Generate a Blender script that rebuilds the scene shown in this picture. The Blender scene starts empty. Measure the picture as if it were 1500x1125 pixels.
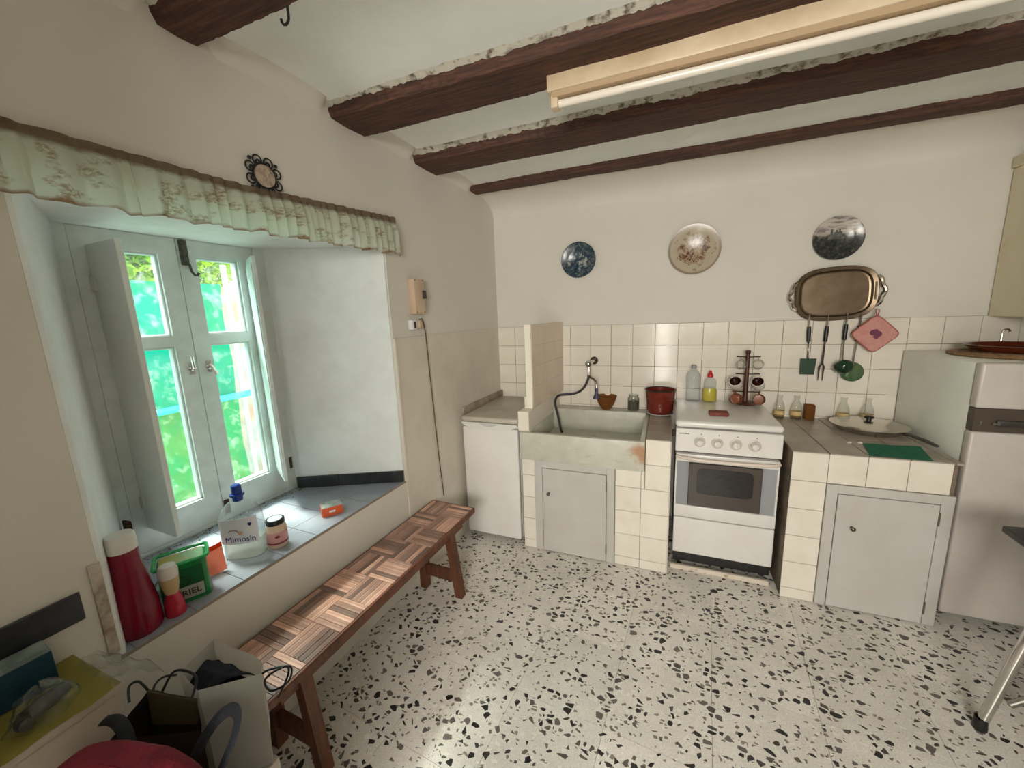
import bpy, bmesh, math, random
from mathutils import Matrix, Vector, noise
random.seed(7)
C = bpy.context.scene.collection
PI = math.pi
R = math.radians

# ------------------------------------------------------------------ camera, world, lights, exposure
SC = bpy.context.scene
SC.view_settings.view_transform = 'Standard'
SC.view_settings.look = 'None'
SC.view_settings.gamma = 1.0
SC.view_settings.use_curve_mapping = False
SC.view_settings.exposure = 0.1

cam_d = bpy.data.cameras.new('camera')
cam_d.sensor_fit = 'HORIZONTAL'
cam_d.sensor_width = 36.0
cam_d.lens = 13.58
cam_d.clip_start = 0.02
cam = bpy.data.objects.new('camera', cam_d)
C.objects.link(cam)
cr = Vector((0.92941317, 0.3671551, -0.0372597))
cu = Vector((-0.03139807, 0.17926814, 0.98329909))
cf = Vector((-0.36770276, 0.91272124, -0.17814213))
cam.matrix_world = Matrix(((cr.x, cu.x, -cf.x, 1.2699), (cr.y, cu.y, -cf.y, -2.8955), (cr.z, cu.z, -cf.z, 1.5265), (0, 0, 0, 1)))
SC.camera = cam

world = bpy.data.worlds.new('sky')
SC.world = world
world.use_nodes = True
wn = world.node_tree.nodes
wn['Background'].inputs[0].default_value = (0.78, 0.90, 1.0, 1)
wn['Background'].inputs[1].default_value = 4.6

def area(name, loc, target, sx, sy, power, col):
    d = bpy.data.lights.new(name, 'AREA')
    d.shape = 'RECTANGLE'; d.size = sx; d.size_y = sy; d.energy = power; d.color = col
    o = bpy.data.objects.new(name, d); C.objects.link(o)
    o.location = loc
    v = Vector(target) - Vector(loc)
    o.rotation_euler = v.to_track_quat('-Z', 'Y').to_euler()
    return o
# daylight falling through the left window from the open sky above the yard
area('window_skylight', (-1.30, -1.85, 2.45), (0.3, -1.90, 1.0), 0.9, 0.5, 45, (0.80, 0.94, 1.0))
# hall behind the camera: added high fill lamp, then daylight of its street door
area('hall_fill', (1.56, -4.85, 1.75), (1.40, -0.6, 0.4), 1.2, 0.75, 82, (1.0, 0.96, 0.88))
area('hall_door_daylight', (1.22, -4.86, 1.0), (1.22, 0.0, 1.0), 0.16, 1.9, 20, (1.0, 0.95, 0.86))
sun_d = bpy.data.lights.new('sun', 'SUN')
sun_d.energy = 18.0; sun_d.angle = R(17); sun_d.color = (1.0, 0.94, 0.84)
sun = bpy.data.objects.new('sun', sun_d); C.objects.link(sun)
sun.rotation_euler = Vector((1.0, -0.10, -1.75)).to_track_quat('-Z', 'Y').to_euler()

# ------------------------------------------------------------------ helpers
def srgb(r, g, b):
    f = lambda c: (c / 255 / 12.92) if c / 255 <= 0.04045 else ((c / 255 + 0.055) / 1.055) ** 2.4
    return (f(r), f(g), f(b), 1)

def N(nt, t, **kw):
    n = nt.nodes.new(t)
    for k, v in kw.items(): setattr(n, k, v)
    return n
def L(nt, a, b): nt.links.new(a, b)
def ramp(nt, fac, stops, interp='LINEAR'):
    n = N(nt, 'ShaderNodeValToRGB'); n.color_ramp.interpolation = interp
    e = n.color_ramp.elements
    while len(e) < len(stops): e.new(0.5)
    for el, (p, c) in zip(e, stops):
        el.position = p; el.color = c if len(c) == 4 else (*c, 1)
    L(nt, fac, n.inputs[0]); return n.outputs[0]
def mixc(nt, fac, a, b, mode='MIX'):
    n = N(nt, 'ShaderNodeMix', data_type='RGBA', blend_type=mode)
    if isinstance(fac, (int, float)): n.inputs[0].default_value = fac
    else: L(nt, fac, n.inputs[0])
    for i, v in ((6, a), (7, b)):
        if isinstance(v, tuple): n.inputs[i].default_value = v
        else: L(nt, v, n.inputs[i])
    return n.outputs[2]
def math_(nt, op, a, b=None):
    n = N(nt, 'ShaderNodeMath', operation=op)
    for i, v in ((0, a), (1, b)):
        if v is None: continue
        if isinstance(v, (int, float)): n.inputs[i].default_value = v
        else: L(nt, v, n.inputs[i])
    return n.outputs[0]
def coords(nt, scale=(1, 1, 1), kind='Object'):
    tc = N(nt, 'ShaderNodeTexCoord'); mp = N(nt, 'ShaderNodeMapping')
    mp.inputs['Scale'].default_value = scale
    L(nt, tc.outputs[kind], mp.inputs[0]); return mp.outputs[0]
def tnoise(nt, co, scale, detail=4, rough=0.5):
    n = N(nt, 'ShaderNodeTexNoise'); n.inputs['Scale'].default_value = scale
    n.inputs['Detail'].default_value = detail; n.inputs['Roughness'].default_value = rough
    L(nt, co, n.inputs['Vector']); return n.outputs['Fac']
def base(name):
    m = bpy.data.materials.new(name); m.use_nodes = True
    nt = m.node_tree; return m, nt, nt.nodes['Principled BSDF']

def mat(name, col, rough=0.5, metal=0.0, col2=None, nscale=8, lo=0.4, hi=0.65, bump=0.0, bscale=60, rnd=0.0,
        stretch=(1, 1, 1), coat=0.0, spec=None, transl=0.0):
    m, nt, p = base(name)
    p.inputs['Roughness'].default_value = rough
    p.inputs['Metallic'].default_value = metal
    if spec is not None: p.inputs['Specular IOR Level'].default_value = spec
    if coat: p.inputs['Coat Weight'].default_value = coat; p.inputs['Coat Roughness'].default_value = 0.15
    out = col
    co = coords(nt, stretch)
    if col2:
        f = tnoise(nt, co, nscale, 6, 0.6)
        out = ramp(nt, f, [(lo, col), (hi, col2)])
    if rnd:
        oi = N(nt, 'ShaderNodeObjectInfo')
        hv = N(nt, 'ShaderNodeHueSaturation')
        v = N(nt, 'ShaderNodeMapRange'); v.inputs[3].default_value = 1 - rnd; v.inputs[4].default_value = 1 + rnd
        L(nt, oi.outputs['Random'], v.inputs[0]); L(nt, v.outputs[0], hv.inputs['Value'])
        if isinstance(out, tuple): hv.inputs['Color'].default_value = out
        else: L(nt, out, hv.inputs['Color'])
        out = hv.outputs[0]
    if isinstance(out, tuple): p.inputs['Base Color'].default_value = out
    else: L(nt, out, p.inputs['Base Color'])
    if bump:
        b = N(nt, 'ShaderNodeBump'); b.inputs['Strength'].default_value = bump; b.inputs['Distance'].default_value = 0.01
        L(nt, tnoise(nt, co, bscale, 5), b.inputs['Height']); L(nt, b.outputs[0], p.inputs['Normal'])
    if transl:
        tr = N(nt, 'ShaderNodeBsdfTranslucent'); mx = N(nt, 'ShaderNodeMixShader'); mx.inputs[0].default_value = transl
        if isinstance(out, tuple): tr.inputs[0].default_value = out
        else: L(nt, out, tr.inputs[0])
        L(nt, p.outputs[0], mx.inputs[1]); L(nt, tr.outputs[0], mx.inputs[2])
        L(nt, mx.outputs[0], nt.nodes['Material Output'].inputs[0])
    return m

def glass(name, tint=(1, 1, 1, 1), diff=0.0, dcol=(1, 1, 1, 1), rough=0.03, dirt=0.0, edge=1.0):
    """thin clear material: see-through, glossy by Fresnel, optionally cloudy"""
    m = bpy.data.materials.new(name); m.use_nodes = True
    nt = m.node_tree; nt.nodes.remove(nt.nodes['Principled BSDF'])
    t = N(nt, 'ShaderNodeBsdfTransparent'); t.inputs[0].default_value = tint
    g = N(nt, 'ShaderNodeBsdfGlossy'); g.inputs['Roughness'].default_value = rough
    lw_ = N(nt, 'ShaderNodeLayerWeight'); lw_.inputs[0].default_value = 0.35
    L(nt, mixc(nt, math_(nt, 'POWER', lw_.outputs['Facing'], 2.2), tint, tuple(c_ * 0.45 for c_ in tint[:3]) + (1,)), t.inputs[0])
    fr = N(nt, 'ShaderNodeFresnel'); fr.inputs[0].default_value = 1.45
    geo = N(nt, 'ShaderNodeNewGeometry')
    a = N(nt, 'ShaderNodeMixShader')
    fac = math_(nt, 'MULTIPLY', fr.outputs[0], math_(nt, 'MULTIPLY', math_(nt, 'SUBTRACT', 1.0, geo.outputs['Backfacing']), edge))
    L(nt, fac, a.inputs[0]); L(nt, t.outputs[0], a.inputs[1]); L(nt, g.outputs[0], a.inputs[2])
    out = a.outputs[0]
    if diff or dirt:
        d = N(nt, 'ShaderNodeBsdfDiffuse'); d.inputs[0].default_value = dcol
        tl = N(nt, 'ShaderNodeBsdfTranslucent'); tl.inputs[0].default_value = dcol
        dm = N(nt, 'ShaderNodeMixShader'); L(nt, d.outputs[0], dm.inputs[1]); L(nt, tl.outputs[0], dm.inputs[2])
        b = N(nt, 'ShaderNodeMixShader')
        if dirt:
            co = coords(nt)
            f = ramp(nt, tnoise(nt, co, 16, 8, 0.75), [(0.50, (0, 0, 0)), (0.78, (dirt, dirt, dirt))])
            L(nt, math_(nt, 'ADD', f, diff), b.inputs[0])
        else: b.inputs[0].default_value = diff
        L(nt, out, b.inputs[1]); L(nt, dm.outputs[0], b.inputs[2]); out = b.outputs[0]
    L(nt, out, nt.nodes['Material Output'].inputs[0])
    return m

class B:
    def __init__(s): s.bm = bmesh.new()
    def _merge(s, t, M=None):
        if M is not None: bmesh.ops.transform(t, matrix=M, verts=t.verts)
        me = bpy.data.meshes.new('t'); t.to_mesh(me); t.free(); s.bm.from_mesh(me); bpy.data.meshes.remove(me); return s
    def box(s, x0, x1, y0, y1, z0, z1, bev=0.0, seg=2, M=None):
        t = bmesh.new(); bmesh.ops.create_cube(t, size=1)
        for v in t.verts:
            v.co = Vector(((x0 + x1) / 2 + v.co.x * (x1 - x0), (y0 + y1) / 2 + v.co.y * (y1 - y0), (z0 + z1) / 2 + v.co.z * (z1 - z0)))
        if bev:
            bmesh.ops.bevel(t, geom=list(t.edges), offset=bev, segments=seg, profile=0.5, affect='EDGES', clamp_overlap=True)
            if seg > 1:
                for f in t.faces: f.smooth = True
        return s._merge(t, M)
    def prism(s, poly, z0, z1, bev=0.0, M=None, seg=1):
        t = bmesh.new()
        lo = [t.verts.new((x, y, z0)) for x, y in poly]; hi = [t.verts.new((x, y, z1)) for x, y in poly]
        n = len(poly)
        t.faces.new(lo[::-1]); t.faces.new(hi)
        for i in range(n): t.faces.new((lo[i], lo[(i + 1) % n], hi[(i + 1) % n], hi[i]))
        bmesh.ops.recalc_face_normals(t, faces=t.faces)
        if bev: bmesh.ops.bevel(t, geom=list(t.edges), offset=bev, segments=seg, profile=0.5, affect='EDGES', clamp_overlap=True)
        return s._merge(t, M)
    def lathe(s, prof, c=(0, 0, 0), n=28, M=None, sx=1.0, sy=1.0, pw=None):
        t = bmesh.new(); rings = []
        for r, z in prof:
            if r < 1e-6: rings.append([t.verts.new((0, 0, z))])
            else:
                ring = []
                for k in range(n):
                    a = 2 * PI * k / n; ca, sa = math.cos(a), math.sin(a)
                    if pw:
                        ca = math.copysign(abs(ca) ** pw, ca); sa = math.copysign(abs(sa) ** pw, sa)
                    ring.append(t.verts.new((r * ca * sx, r * sa * sy, z)))
                rings.append(ring)
        for a, b in zip(rings, rings[1:]):
            for k in range(n):
                k2 = (k + 1) % n
                q = [a[k % len(a)], a[k2 % len(a)], b[k2 % len(b)], b[k % len(b)]]
                q = list(dict.fromkeys(q))
                if len(q) > 2: t.faces.new(q).smooth = True
        MM = Matrix.Translation(c)
        if M is not None: MM = MM @ M
        return s._merge(t, MM)
    def tube(s, path, r, n=8, closed=False, flat=1.0):
        t = bmesh.new(); P = [Vector(p) for p in path]; m = len(P); rings = []
        up = Vector((0, 0, 1)); prev = None
        for i, p in enumerate(P):
            if closed: d = P[(i + 1) % m] - P[i - 1]
            else: d = P[min(i + 1, m - 1)] - P[max(i - 1, 0)]
            d.normalize()
            if prev is None:
                a = d.cross(up) if abs(d.z) < 0.95 else d.cross(Vector((1, 0, 0)))
            else: a = prev - d * prev.dot(d)
            a.normalize(); prev = a; b = d.cross(a)
            rr = r[i] if isinstance(r, (list, tuple)) else r
            rings.append([t.verts.new(p + (a * math.cos(2 * PI * k / n) + b * math.sin(2 * PI * k / n) * flat) * rr) for k in range(n)])
        rng = range(m) if closed else range(m - 1)
        for i in rng:
            for k in range(n):
                t.faces.new((rings[i][k], rings[i][(k + 1) % n], rings[(i + 1) % m][(k + 1) % n], rings[(i + 1) % m][k])).smooth = True
        if not closed:
            t.faces.new(rings[0][::-1]); t.faces.new(rings[-1])
        bmesh.ops.recalc_face_normals(t, faces=t.faces)
        return s._merge(t)
    def grid(s, f, nu, nv, thick=0.0, smooth=True, wrap=False):
        t = bmesh.new()
        V = [[t.verts.new(f(i / nu, j / nv)) for j in range(nv + 1)] for i in range(nu + 1)]
        for i in range(nu):
            for j in range(nv):
                t.faces.new((V[i][j], V[i + 1][j], V[i + 1][j + 1], V[i][j + 1])).smooth = smooth
        if thick: bmesh.ops.solidify(t, geom=list(t.faces), thickness=thick)
        return s._merge(t)
    def mesh(s, verts, faces, smooth=False):
        t = bmesh.new(); V = [t.verts.new(v) for v in verts]
        for f in faces: t.faces.new([V[i] for i in f]).smooth = smooth
        bmesh.ops.recalc_face_normals(t, faces=t.faces)
        return s._merge(t)
    def noise(s, amp, scale):
        for v in s.bm.verts:
            v.co += noise.noise_vector(v.co * scale) * amp
        return s

WMAT = {}
def put(o, M): WMAT[o.name] = M
def obj(name, b, m, parent=None, fr=None, sharp=0.7):
    bm = b.bm
    if fr is not None: bmesh.ops.transform(bm, matrix=fr, verts=bm.verts)
    if parent is not None: bmesh.ops.transform(bm, matrix=WMAT[parent.name].inverted(), verts=bm.verts)
    for e in bm.edges:
        if len(e.link_faces) == 2 and e.calc_face_angle(0) > sharp: e.smooth = False
    me = bpy.data.meshes.new(name); bm.to_mesh(me); bm.free()
    if m: me.materials.append(m)
    o = bpy.data.objects.new(name, me); C.objects.link(o)
    if parent is not None: o.parent = parent; put(o, WMAT[parent.name])
    else: put(o, Matrix.Identity(4))
    return o
def one(name, b, m, label, cat, loc, group=None, fr=None):
    """a thing that is one mesh, origin at its base"""
    if fr is not None: bmesh.ops.transform(b.bm, matrix=fr, verts=b.bm.verts)
    bmesh.ops.translate(b.bm, vec=-Vector(loc), verts=b.bm.verts)
    o = obj(name, b, m); o.location = loc; put(o, Matrix.Translation(loc))
    return tag(o, label, cat, group)
def tag(o, label, cat, group=None):
    o['label'] = label; o['category'] = cat
    if group: o['group'] = group
    return o
def thing(name, label, cat, loc=(0, 0, 0), rotz=0.0, group=None):
    o = bpy.data.objects.new(name, None); C.objects.link(o)
    o.empty_display_size = 0.05
    o.location = loc; o.rotation_euler = (0, 0, rotz)
    put(o, Matrix.Translation(loc) @ Matrix.Rotation(rotz, 4, 'Z'))
    return tag(o, label, cat, group)
def inst(name, me, parent, loc):
    """another piece sharing the mesh; loc is in the parent's own space"""
    o = bpy.data.objects.new(name, me); C.objects.link(o)
    o.parent = parent; o.location = loc
    put(o, WMAT[parent.name] @ Matrix.Translation(loc)); return o
def struct(name, b, m, fr=None):
    o = obj(name, b, m, None, fr); o['kind'] = 'structure'; return o
def dup(root, loc, label=None, rotz=None):
    r = root.copy(); C.objects.link(r); r.location = loc
    if rotz is not None: r.rotation_euler = (0, 0, rotz)
    if label: r['label'] = label
    for ch in list(root.children):
        c = ch.copy(); C.objects.link(c); c.parent = r
        for g in ch.children:
            d = g.copy(); C.objects.link(d); d.parent = c
    return r
def cr(P, n=6):
    P = [Vector(p) for p in P]; out = []
    for i in range(len(P) - 1):
        a, b, c, d = P[max(i - 1, 0)], P[i], P[i + 1], P[min(i + 2, len(P) - 1)]
        for k in range(n):
            t = k / n
            out.append(0.5 * ((2 * b) + (c - a) * t + (2 * a - 5 * b + 4 * c - d) * t * t + (3 * b - a - 3 * c + d) * t ** 3))
    return out + [P[-1]]
def clip(poly, x0, x1, y0, y1):
    """polygon clipped to a rectangle (Sutherland-Hodgman)"""
    def cut(P, inside, isect):
        out = []
        for i, p in enumerate(P):
            q = P[i - 1]
            if inside(p):
                if not inside(q): out.append(isect(q, p))
                out.append(p)
            elif inside(q): out.append(isect(q, p))
        return out
    def ix(v): return lambda a, b: (v, a[1] + (b[1] - a[1]) * (v - a[0]) / (b[0] - a[0]))
    def iy(v): return lambda a, b: (a[0] + (b[0] - a[0]) * (v - a[1]) / (b[1] - a[1]), v)
    for ins, it in ((lambda p: p[0] >= x0, ix(x0)), (lambda p: p[0] <= x1, ix(x1)), (lambda p: p[1] >= y0, iy(y0)), (lambda p: p[1] <= y1, iy(y1))):
        if len(poly) < 3: return []
        poly = cut(poly, ins, it)
    return poly
def parea(P): return abs(sum(P[i - 1][0] * P[i][1] - P[i][0] * P[i - 1][1] for i in range(len(P)))) / 2
def text(s, size, M, m, parent, name='lettering', depth=0.0004, bold=0.0, align='CENTER'):
    cu_ = bpy.data.curves.new('t', 'FONT'); cu_.body = s; cu_.size = size; cu_.extrude = depth; cu_.offset = bold
    cu_.align_x = align; cu_.align_y = 'CENTER'; cu_.resolution_u = 3
    o = bpy.data.objects.new('t', cu_); C.objects.link(o)
    dg = bpy.context.evaluated_depsgraph_get(); me = bpy.data.meshes.new_from_object(o.evaluated_get(dg))
    bpy.data.objects.remove(o); bpy.data.curves.remove(cu_)
    me.transform(WMAT[parent.name].inverted() @ M); me.materials.clear(); me.materials.append(m); me.name = name
    r = bpy.data.objects.new(name, me); C.objects.link(r); r.parent = parent; put(r, WMAT[parent.name]); return r
def frame(o, x, y, z=None):
    """matrix with origin o and the given x / y axes"""
    x = Vector(x).normalized(); y = Vector(y).normalized(); z = x.cross(y).normalized(); y = z.cross(x)
    return Matrix(((x.x, y.x, z.x, o[0]), (x.y, y.y, z.y, o[1]), (x.z, y.z, z.z, o[2]), (0, 0, 0, 1)))

# left wall frame: (s along the wall from the corner towards the camera, i into the room, z up)
RZ = math.atan2(-1.0, -0.04)
W = Matrix.Rotation(RZ, 4, 'Z')
def WP(s, i, z): return tuple(W @ Vector((s, i, z)))

# ------------------------------------------------------------------ materials
plaster = mat('plaster', srgb(224, 220, 211), 0.85, col2=srgb(220, 216, 206), nscale=2.5, bump=0.08, bscale=9)
ceil_m = mat('ceiling_plaster', srgb(246, 249, 245), 0.9, col2=srgb(240, 242, 237), nscale=3, bump=0.2, bscale=12)
dado_m = mat('painted_dado', srgb(226, 219, 205), 0.6, col2=srgb(216, 208, 194), nscale=4, bump=0.1, bscale=20)
reveal_m = mat('reveal_daylit', srgb(242, 247, 246), 0.7, col2=srgb(232, 236, 234), nscale=5, bump=0.25, bscale=18)
grout = mat('grout', srgb(150, 136, 120), 0.9)
tile_m = mat('glazed_tile', srgb(236, 230, 218), 0.13, col2=srgb(230, 222, 208), nscale=6, rnd=0.03, bump=0.03, bscale=9)
tile_d = mat('worktop_tile', srgb(176, 166, 152), 0.3, col2=srgb(152, 142, 128), nscale=9, rnd=0.05)
sill_t = mat('sill_tile', srgb(160, 165, 176), 0.15, col2=srgb(150, 155, 165), nscale=7, rnd=0.03)
black_t = mat('black_tile', srgb(34, 36, 40), 0.3, col2=srgb(52, 54, 58), nscale=10)
dust_m = mat('dust', srgb(120, 105, 84), 0.95, col2=srgb(90, 76, 58), nscale=40)
white_paint = mat('white_paint', srgb(222, 222, 216), 0.45, col2=srgb(212, 211, 203), nscale=7, bump=0.05, bscale=30)
win_paint = mat('window_paint', srgb(228, 234, 231), 0.4, col2=srgb(214, 219, 215), nscale=9)
shut_paint = mat('shutter_paint', srgb(240, 244, 240), 0.5, col2=srgb(234, 237, 232), nscale=5)
door_paint = mat('cupboard_paint', srgb(198, 195, 190), 0.45, col2=srgb(191, 187, 181), nscale=4)
enamel = mat('white_enamel', srgb(230, 228, 224), 0.25, col2=srgb(224, 221, 216), nscale=4)
enamel_side = mat('appliance_side', srgb(236, 238, 228), 0.4, col2=srgb(228, 230, 220), nscale=5)
fridge_m = mat('fridge_enamel', srgb(208, 202, 196), 0.35, col2=srgb(198, 190, 184), nscale=3)
grey_pl = mat('grey_plastic', srgb(198, 198, 200), 0.4)
dark_pl = mat('dark_plastic', srgb(62, 56, 52), 0.4)
black_pl = mat('black_plastic', srgb(22, 21, 22), 0.35)
chrome = mat('chrome', srgb(210, 208, 204), 0.12, 1.0)
steel = mat('steel', srgb(196, 190, 182), 0.25, 1.0, col2=srgb(170, 160, 150), nscale=12)
iron = mat('wrought_iron', srgb(26, 24, 26), 0.5, col2=srgb(40, 36, 36), nscale=30)
rust = mat('rust', srgb(96, 62, 42), 0.9, col2=srgb(60, 40, 30), nscale=30)
oven_glass = mat('oven_glass', srgb(74, 66, 60), 0.12)
oven_glass2 = mat('oven_inner_glass', srgb(34, 30, 28), 0.05)
sink_mat = None
wicker = mat('wicker', srgb(158, 126, 88), 0.8, col2=srgb(120, 92, 60), nscale=60, bump=0.6, bscale=120)
clay = mat('glazed_clay', srgb(104, 44, 22), 0.15, col2=srgb(84, 34, 18), nscale=8)
pot_m = mat('red_enamel', srgb(120, 48, 38), 0.22, col2=srgb(106, 40, 30), nscale=6)
pane_m = glass('window_glass', (0.92, 0.98, 0.95, 1), 0.02, (0.9, 0.95, 0.85, 1), 0.02, dirt=0.30)
clear_m = glass('clear_glass', (0.93, 0.94, 0.92, 1), 0.05, (0.9, 0.9, 0.86, 1), 0.04)
pet_m = glass('clear_plastic', (0.92, 0.94, 0.95, 1), 0.10, (0.88, 0.9, 0.92, 1), 0.06)
film_m = glass('plastic_film', (0.95, 0.97, 0.96, 1), 0.07, (0.82, 0.86, 0.82, 1), 0.08)
amber_m = glass('amber_glass', (0.72, 0.44, 0.16, 1), 0.50, (0.42, 0.20, 0.06, 1), 0.05)
paper_w = mat('white_paper', srgb(226, 222, 214), 0.6, bump=0.1, bscale=10)
paper_b = mat('brown_paper', srgb(62, 50, 38), 0.7, col2=srgb(44, 36, 28), nscale=7)
black_cloth = mat('black_cloth', srgb(14, 15, 24), 0.95, bump=0.5, bscale=40)
red_cloth = mat('red_cloth', srgb(118, 6, 32), 0.9, col2=srgb(104, 5, 27), nscale=10, bump=0.3, bscale=90)
navy = mat('navy_webbing', srgb(12, 13, 24), 0.8, bump=0.3, bscale=160)
cork_red = mat('sponge', srgb(140, 78, 66), 0.9, col2=srgb(116, 60, 50), nscale=30, bump=0.5, bscale=60)
label_w = mat('label_white', srgb(228, 228, 234), 0.5)
ink_b = mat('ink_blue', srgb(36, 44, 110), 0.6)
ink_k = mat('ink_dark', srgb(44, 40, 40), 0.6)

# terrazzo
def terrazzo():
    m, nt, p = base('terrazzo')
    tc = N(nt, 'ShaderNodeNewGeometry'); co = tc.outputs['Position']
    oi = N(nt, 'ShaderNodeObjectInfo')
    basec = ramp(nt, tnoise(nt, co, 5, 5), [(0.35, srgb(224, 219, 210)), (0.65, srgb(238, 233, 225))])
    fine = ramp(nt, tnoise(nt, co, 190, 2), [(0.35, (0.86, 0.86, 0.86)), (0.65, (1.06, 1.06, 1.06))])
    c = mixc(nt, 1.0, basec, fine, 'MULTIPLY')
    def layer(scale, dens, gap, stops, c, seed):
        mp = N(nt, 'ShaderNodeMapping'); mp.inputs['Location'].default_value = (seed, seed * 0.7, 0); mp.inputs['Scale'].default_value = (1, 1.25, 0)
        # a little turbulence makes the chips angular and uneven
        nz = N(nt, 'ShaderNodeTexNoise'); nz.inputs['Scale'].default_value = 30; L(nt, co, nz.inputs['Vector'])
        va = N(nt, 'ShaderNodeVectorMath', operation='MULTIPLY_ADD'); va.inputs[1].default_value = (0.012, 0.012, 0)
        L(nt, nz.outputs['Color'], va.inputs[0]); L(nt, co, va.inputs[2]); L(nt, va.outputs[0], mp.inputs[0])
        v1 = N(nt, 'ShaderNodeTexVoronoi', feature='DISTANCE_TO_EDGE'); v2 = N(nt, 'ShaderNodeTexVoronoi', feature='F1')
        for v in (v1, v2):
            v.inputs['Scale'].default_value = scale; v.inputs['Randomness'].default_value = 1.0; L(nt, mp.outputs[0], v.inputs['Vector'])
        sp = N(nt, 'ShaderNodeSeparateColor'); L(nt, v2.outputs['Color'], sp.inputs[0])
        th = math_(nt, 'MULTIPLY_ADD', sp.outputs[1], 0.16); nt.nodes[-1].inputs[2].default_value = gap
        mask = math_(nt, 'MULTIPLY', math_(nt, 'GREATER_THAN', v1.outputs['Distance'], th), math_(nt, 'LESS_THAN', sp.outputs[0], dens))
        col = ramp(nt, sp.outputs[2], stops)
        return mixc(nt, mask, c, col)
    c = layer(52, 0.42, 0.06, [(0.0, srgb(222, 216, 206)), (1.0, srgb(238, 234, 226))], c, 3.1)
    c = layer(58, 0.16, 0.09, [(0.0, srgb(120, 112, 102)), (1.0, srgb(150, 140, 128))], c, 7.7)
    c = layer(35, 0.40, 0.10, [(0.0, srgb(30, 28, 28)), (0.5, srgb(58, 54, 52)), (1.0, srgb(112, 106, 100))], c, 1.3)
    hv = N(nt, 'ShaderNodeHueSaturation'); mr = N(nt, 'ShaderNodeMapRange'); mr.inputs[3].default_value = 0.93; mr.inputs[4].default_value = 1.05
    L(nt, oi.outputs['Random'], mr.inputs[0]); L(nt, mr.outputs[0], hv.inputs['Value']); L(nt, c, hv.inputs['Color'])
    L(nt, hv.outputs[0], p.inputs['Base Color'])
    p.inputs['Roughness'].default_value = 0.38
    return m
terrazzo_m = terrazzo()

def wood(name, c1, c2, c3, stretch, rough=0.45, rnd=0.0, coat=0.0, sc=5):
    m, nt, p = base(name)
    co = coords(nt, stretch)
    f = tnoise(nt, co, sc, 8, 0.65)
    out = ramp(nt, f, [(0.3, c1), (0.5, c2), (0.72, c3)])
    if rnd:
        oi = N(nt, 'ShaderNodeObjectInfo')
        out = mixc(nt, oi.outputs['Random'], mixc(nt, 1.0, out, (0.42, 0.40, 0.40, 1), 'MULTIPLY'), out)
        g = N(nt, 'ShaderNodeHueSaturation'); mr = N(nt, 'ShaderNodeMapRange'); mr.inputs[3].default_value = 0.7; mr.inputs[4].default_value = 1.35
        L(nt, oi.outputs['Random'], mr.inputs[0]); L(nt, mr.outputs[0], g.inputs['Value']); L(nt, out, g.inputs['Color']); out = g.outputs[0]
    L(nt, out, p.inputs['Base Color']); p.inputs['Roughness'].default_value = rough
    if coat: p.inputs['Coat Weight'].default_value = coat; p.inputs['Coat Roughness'].default_value = 0.2
    b = N(nt, 'ShaderNodeBump'); b.inputs['Strength'].default_value = 0.3; b.inputs['Distance'].default_value = 0.004
    L(nt, f, b.inputs['Height']); L(nt, b.outputs[0], p.inputs['Normal'])
    return m
beam_m = wood('beam_wood', srgb(40, 26, 20), srgb(76, 47, 36), srgb(108, 70, 52), (0.8, 14, 14), 0.75, sc=7)
bench_m = wood('bench_wood', srgb(62, 34, 22), srgb(98, 58, 38), srgb(124, 78, 52), (9, 9, 1.2), 0.5)
bench_r = wood('bench_rail_wood', srgb(70, 38, 26), srgb(112, 66, 46), srgb(140, 88, 62), (1.2, 9, 9), 0.45)
slat_m = wood('parquet_wood', srgb(150, 104, 88), srgb(198, 152, 132), srgb(226, 186, 168), (1.5, 14, 8), 0.38, rnd=1.0, coat=0.8)  # pale pinkish tone puts the window's sheen into the wood colour
tree_wood = wood('dark_turned_wood', srgb(50, 20, 14), srgb(78, 32, 22), srgb(98, 46, 32), (9, 9, 2), 0.35)

# ------------------------------------------------------------------ structure: floor
floor = struct('floor', B().box(-0.4, 3.3, -5.0, 0.1, -0.12, -0.004), mat('floor_joint', srgb(120, 110, 98), 0.9))
fa = R(-5.0); fca, fsa = math.cos(fa), math.sin(fa)
pitch = 0.36
def fw(u, v): return (1.098 + u * fca - v * fsa, -1.69 + u * fsa + v * fca)
room = [(-0.28, -4.6), (3.12, -4.6), (3.12, 0.0), (-0.28, 0.0)]
nf = 0
for a in range(-7, 9):
    for b_ in range(-10, 8):
        q = [fw((a + du) * pitch, (b_ + dv) * pitch) for du, dv in ((0.002, 0.002), (0.998, 0.002), (0.998, 0.998), (0.002, 0.998))]
        q = clip(q, -0.28, 3.12, -4.6, 0.0)
        if len(q) > 2 and parea(q) > 0.002:
            obj('terrazzo_tile', B().prism(q, -0.004, 0.0), terrazzo_m, floor); nf += 1

# ------------------------------------------------------------------ structure: walls, ceiling
S0, S1, SB0, SB1, DW = 1.25, 2.457, 1.52, 2.235, -0.52
ZS, ZH = 0.640, 1.885
wl = B()
T = -0.60
wl.prism([(-0.3, 0), (S0, 0), (SB0, DW), (SB0, T), (-0.3, T)], -0.05, 2.62)
wl.prism([(S1, 0), (5.1, 0), (5.1, T), (SB1, T), (SB1, DW)], -0.05, 2.62)
wl.prism([(S0, 0), (S1, 0), (SB1, DW), (SB1, T), (SB0, T), (SB0, DW)], -0.05, ZS - 0.012)
wl.prism([(S0, 0), (S1, 0), (SB1, DW), (SB1, T), (SB0, T), (SB0, DW)], ZH, 2.62)
wall_left = struct('wall_left', wl, plaster, W)
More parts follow.
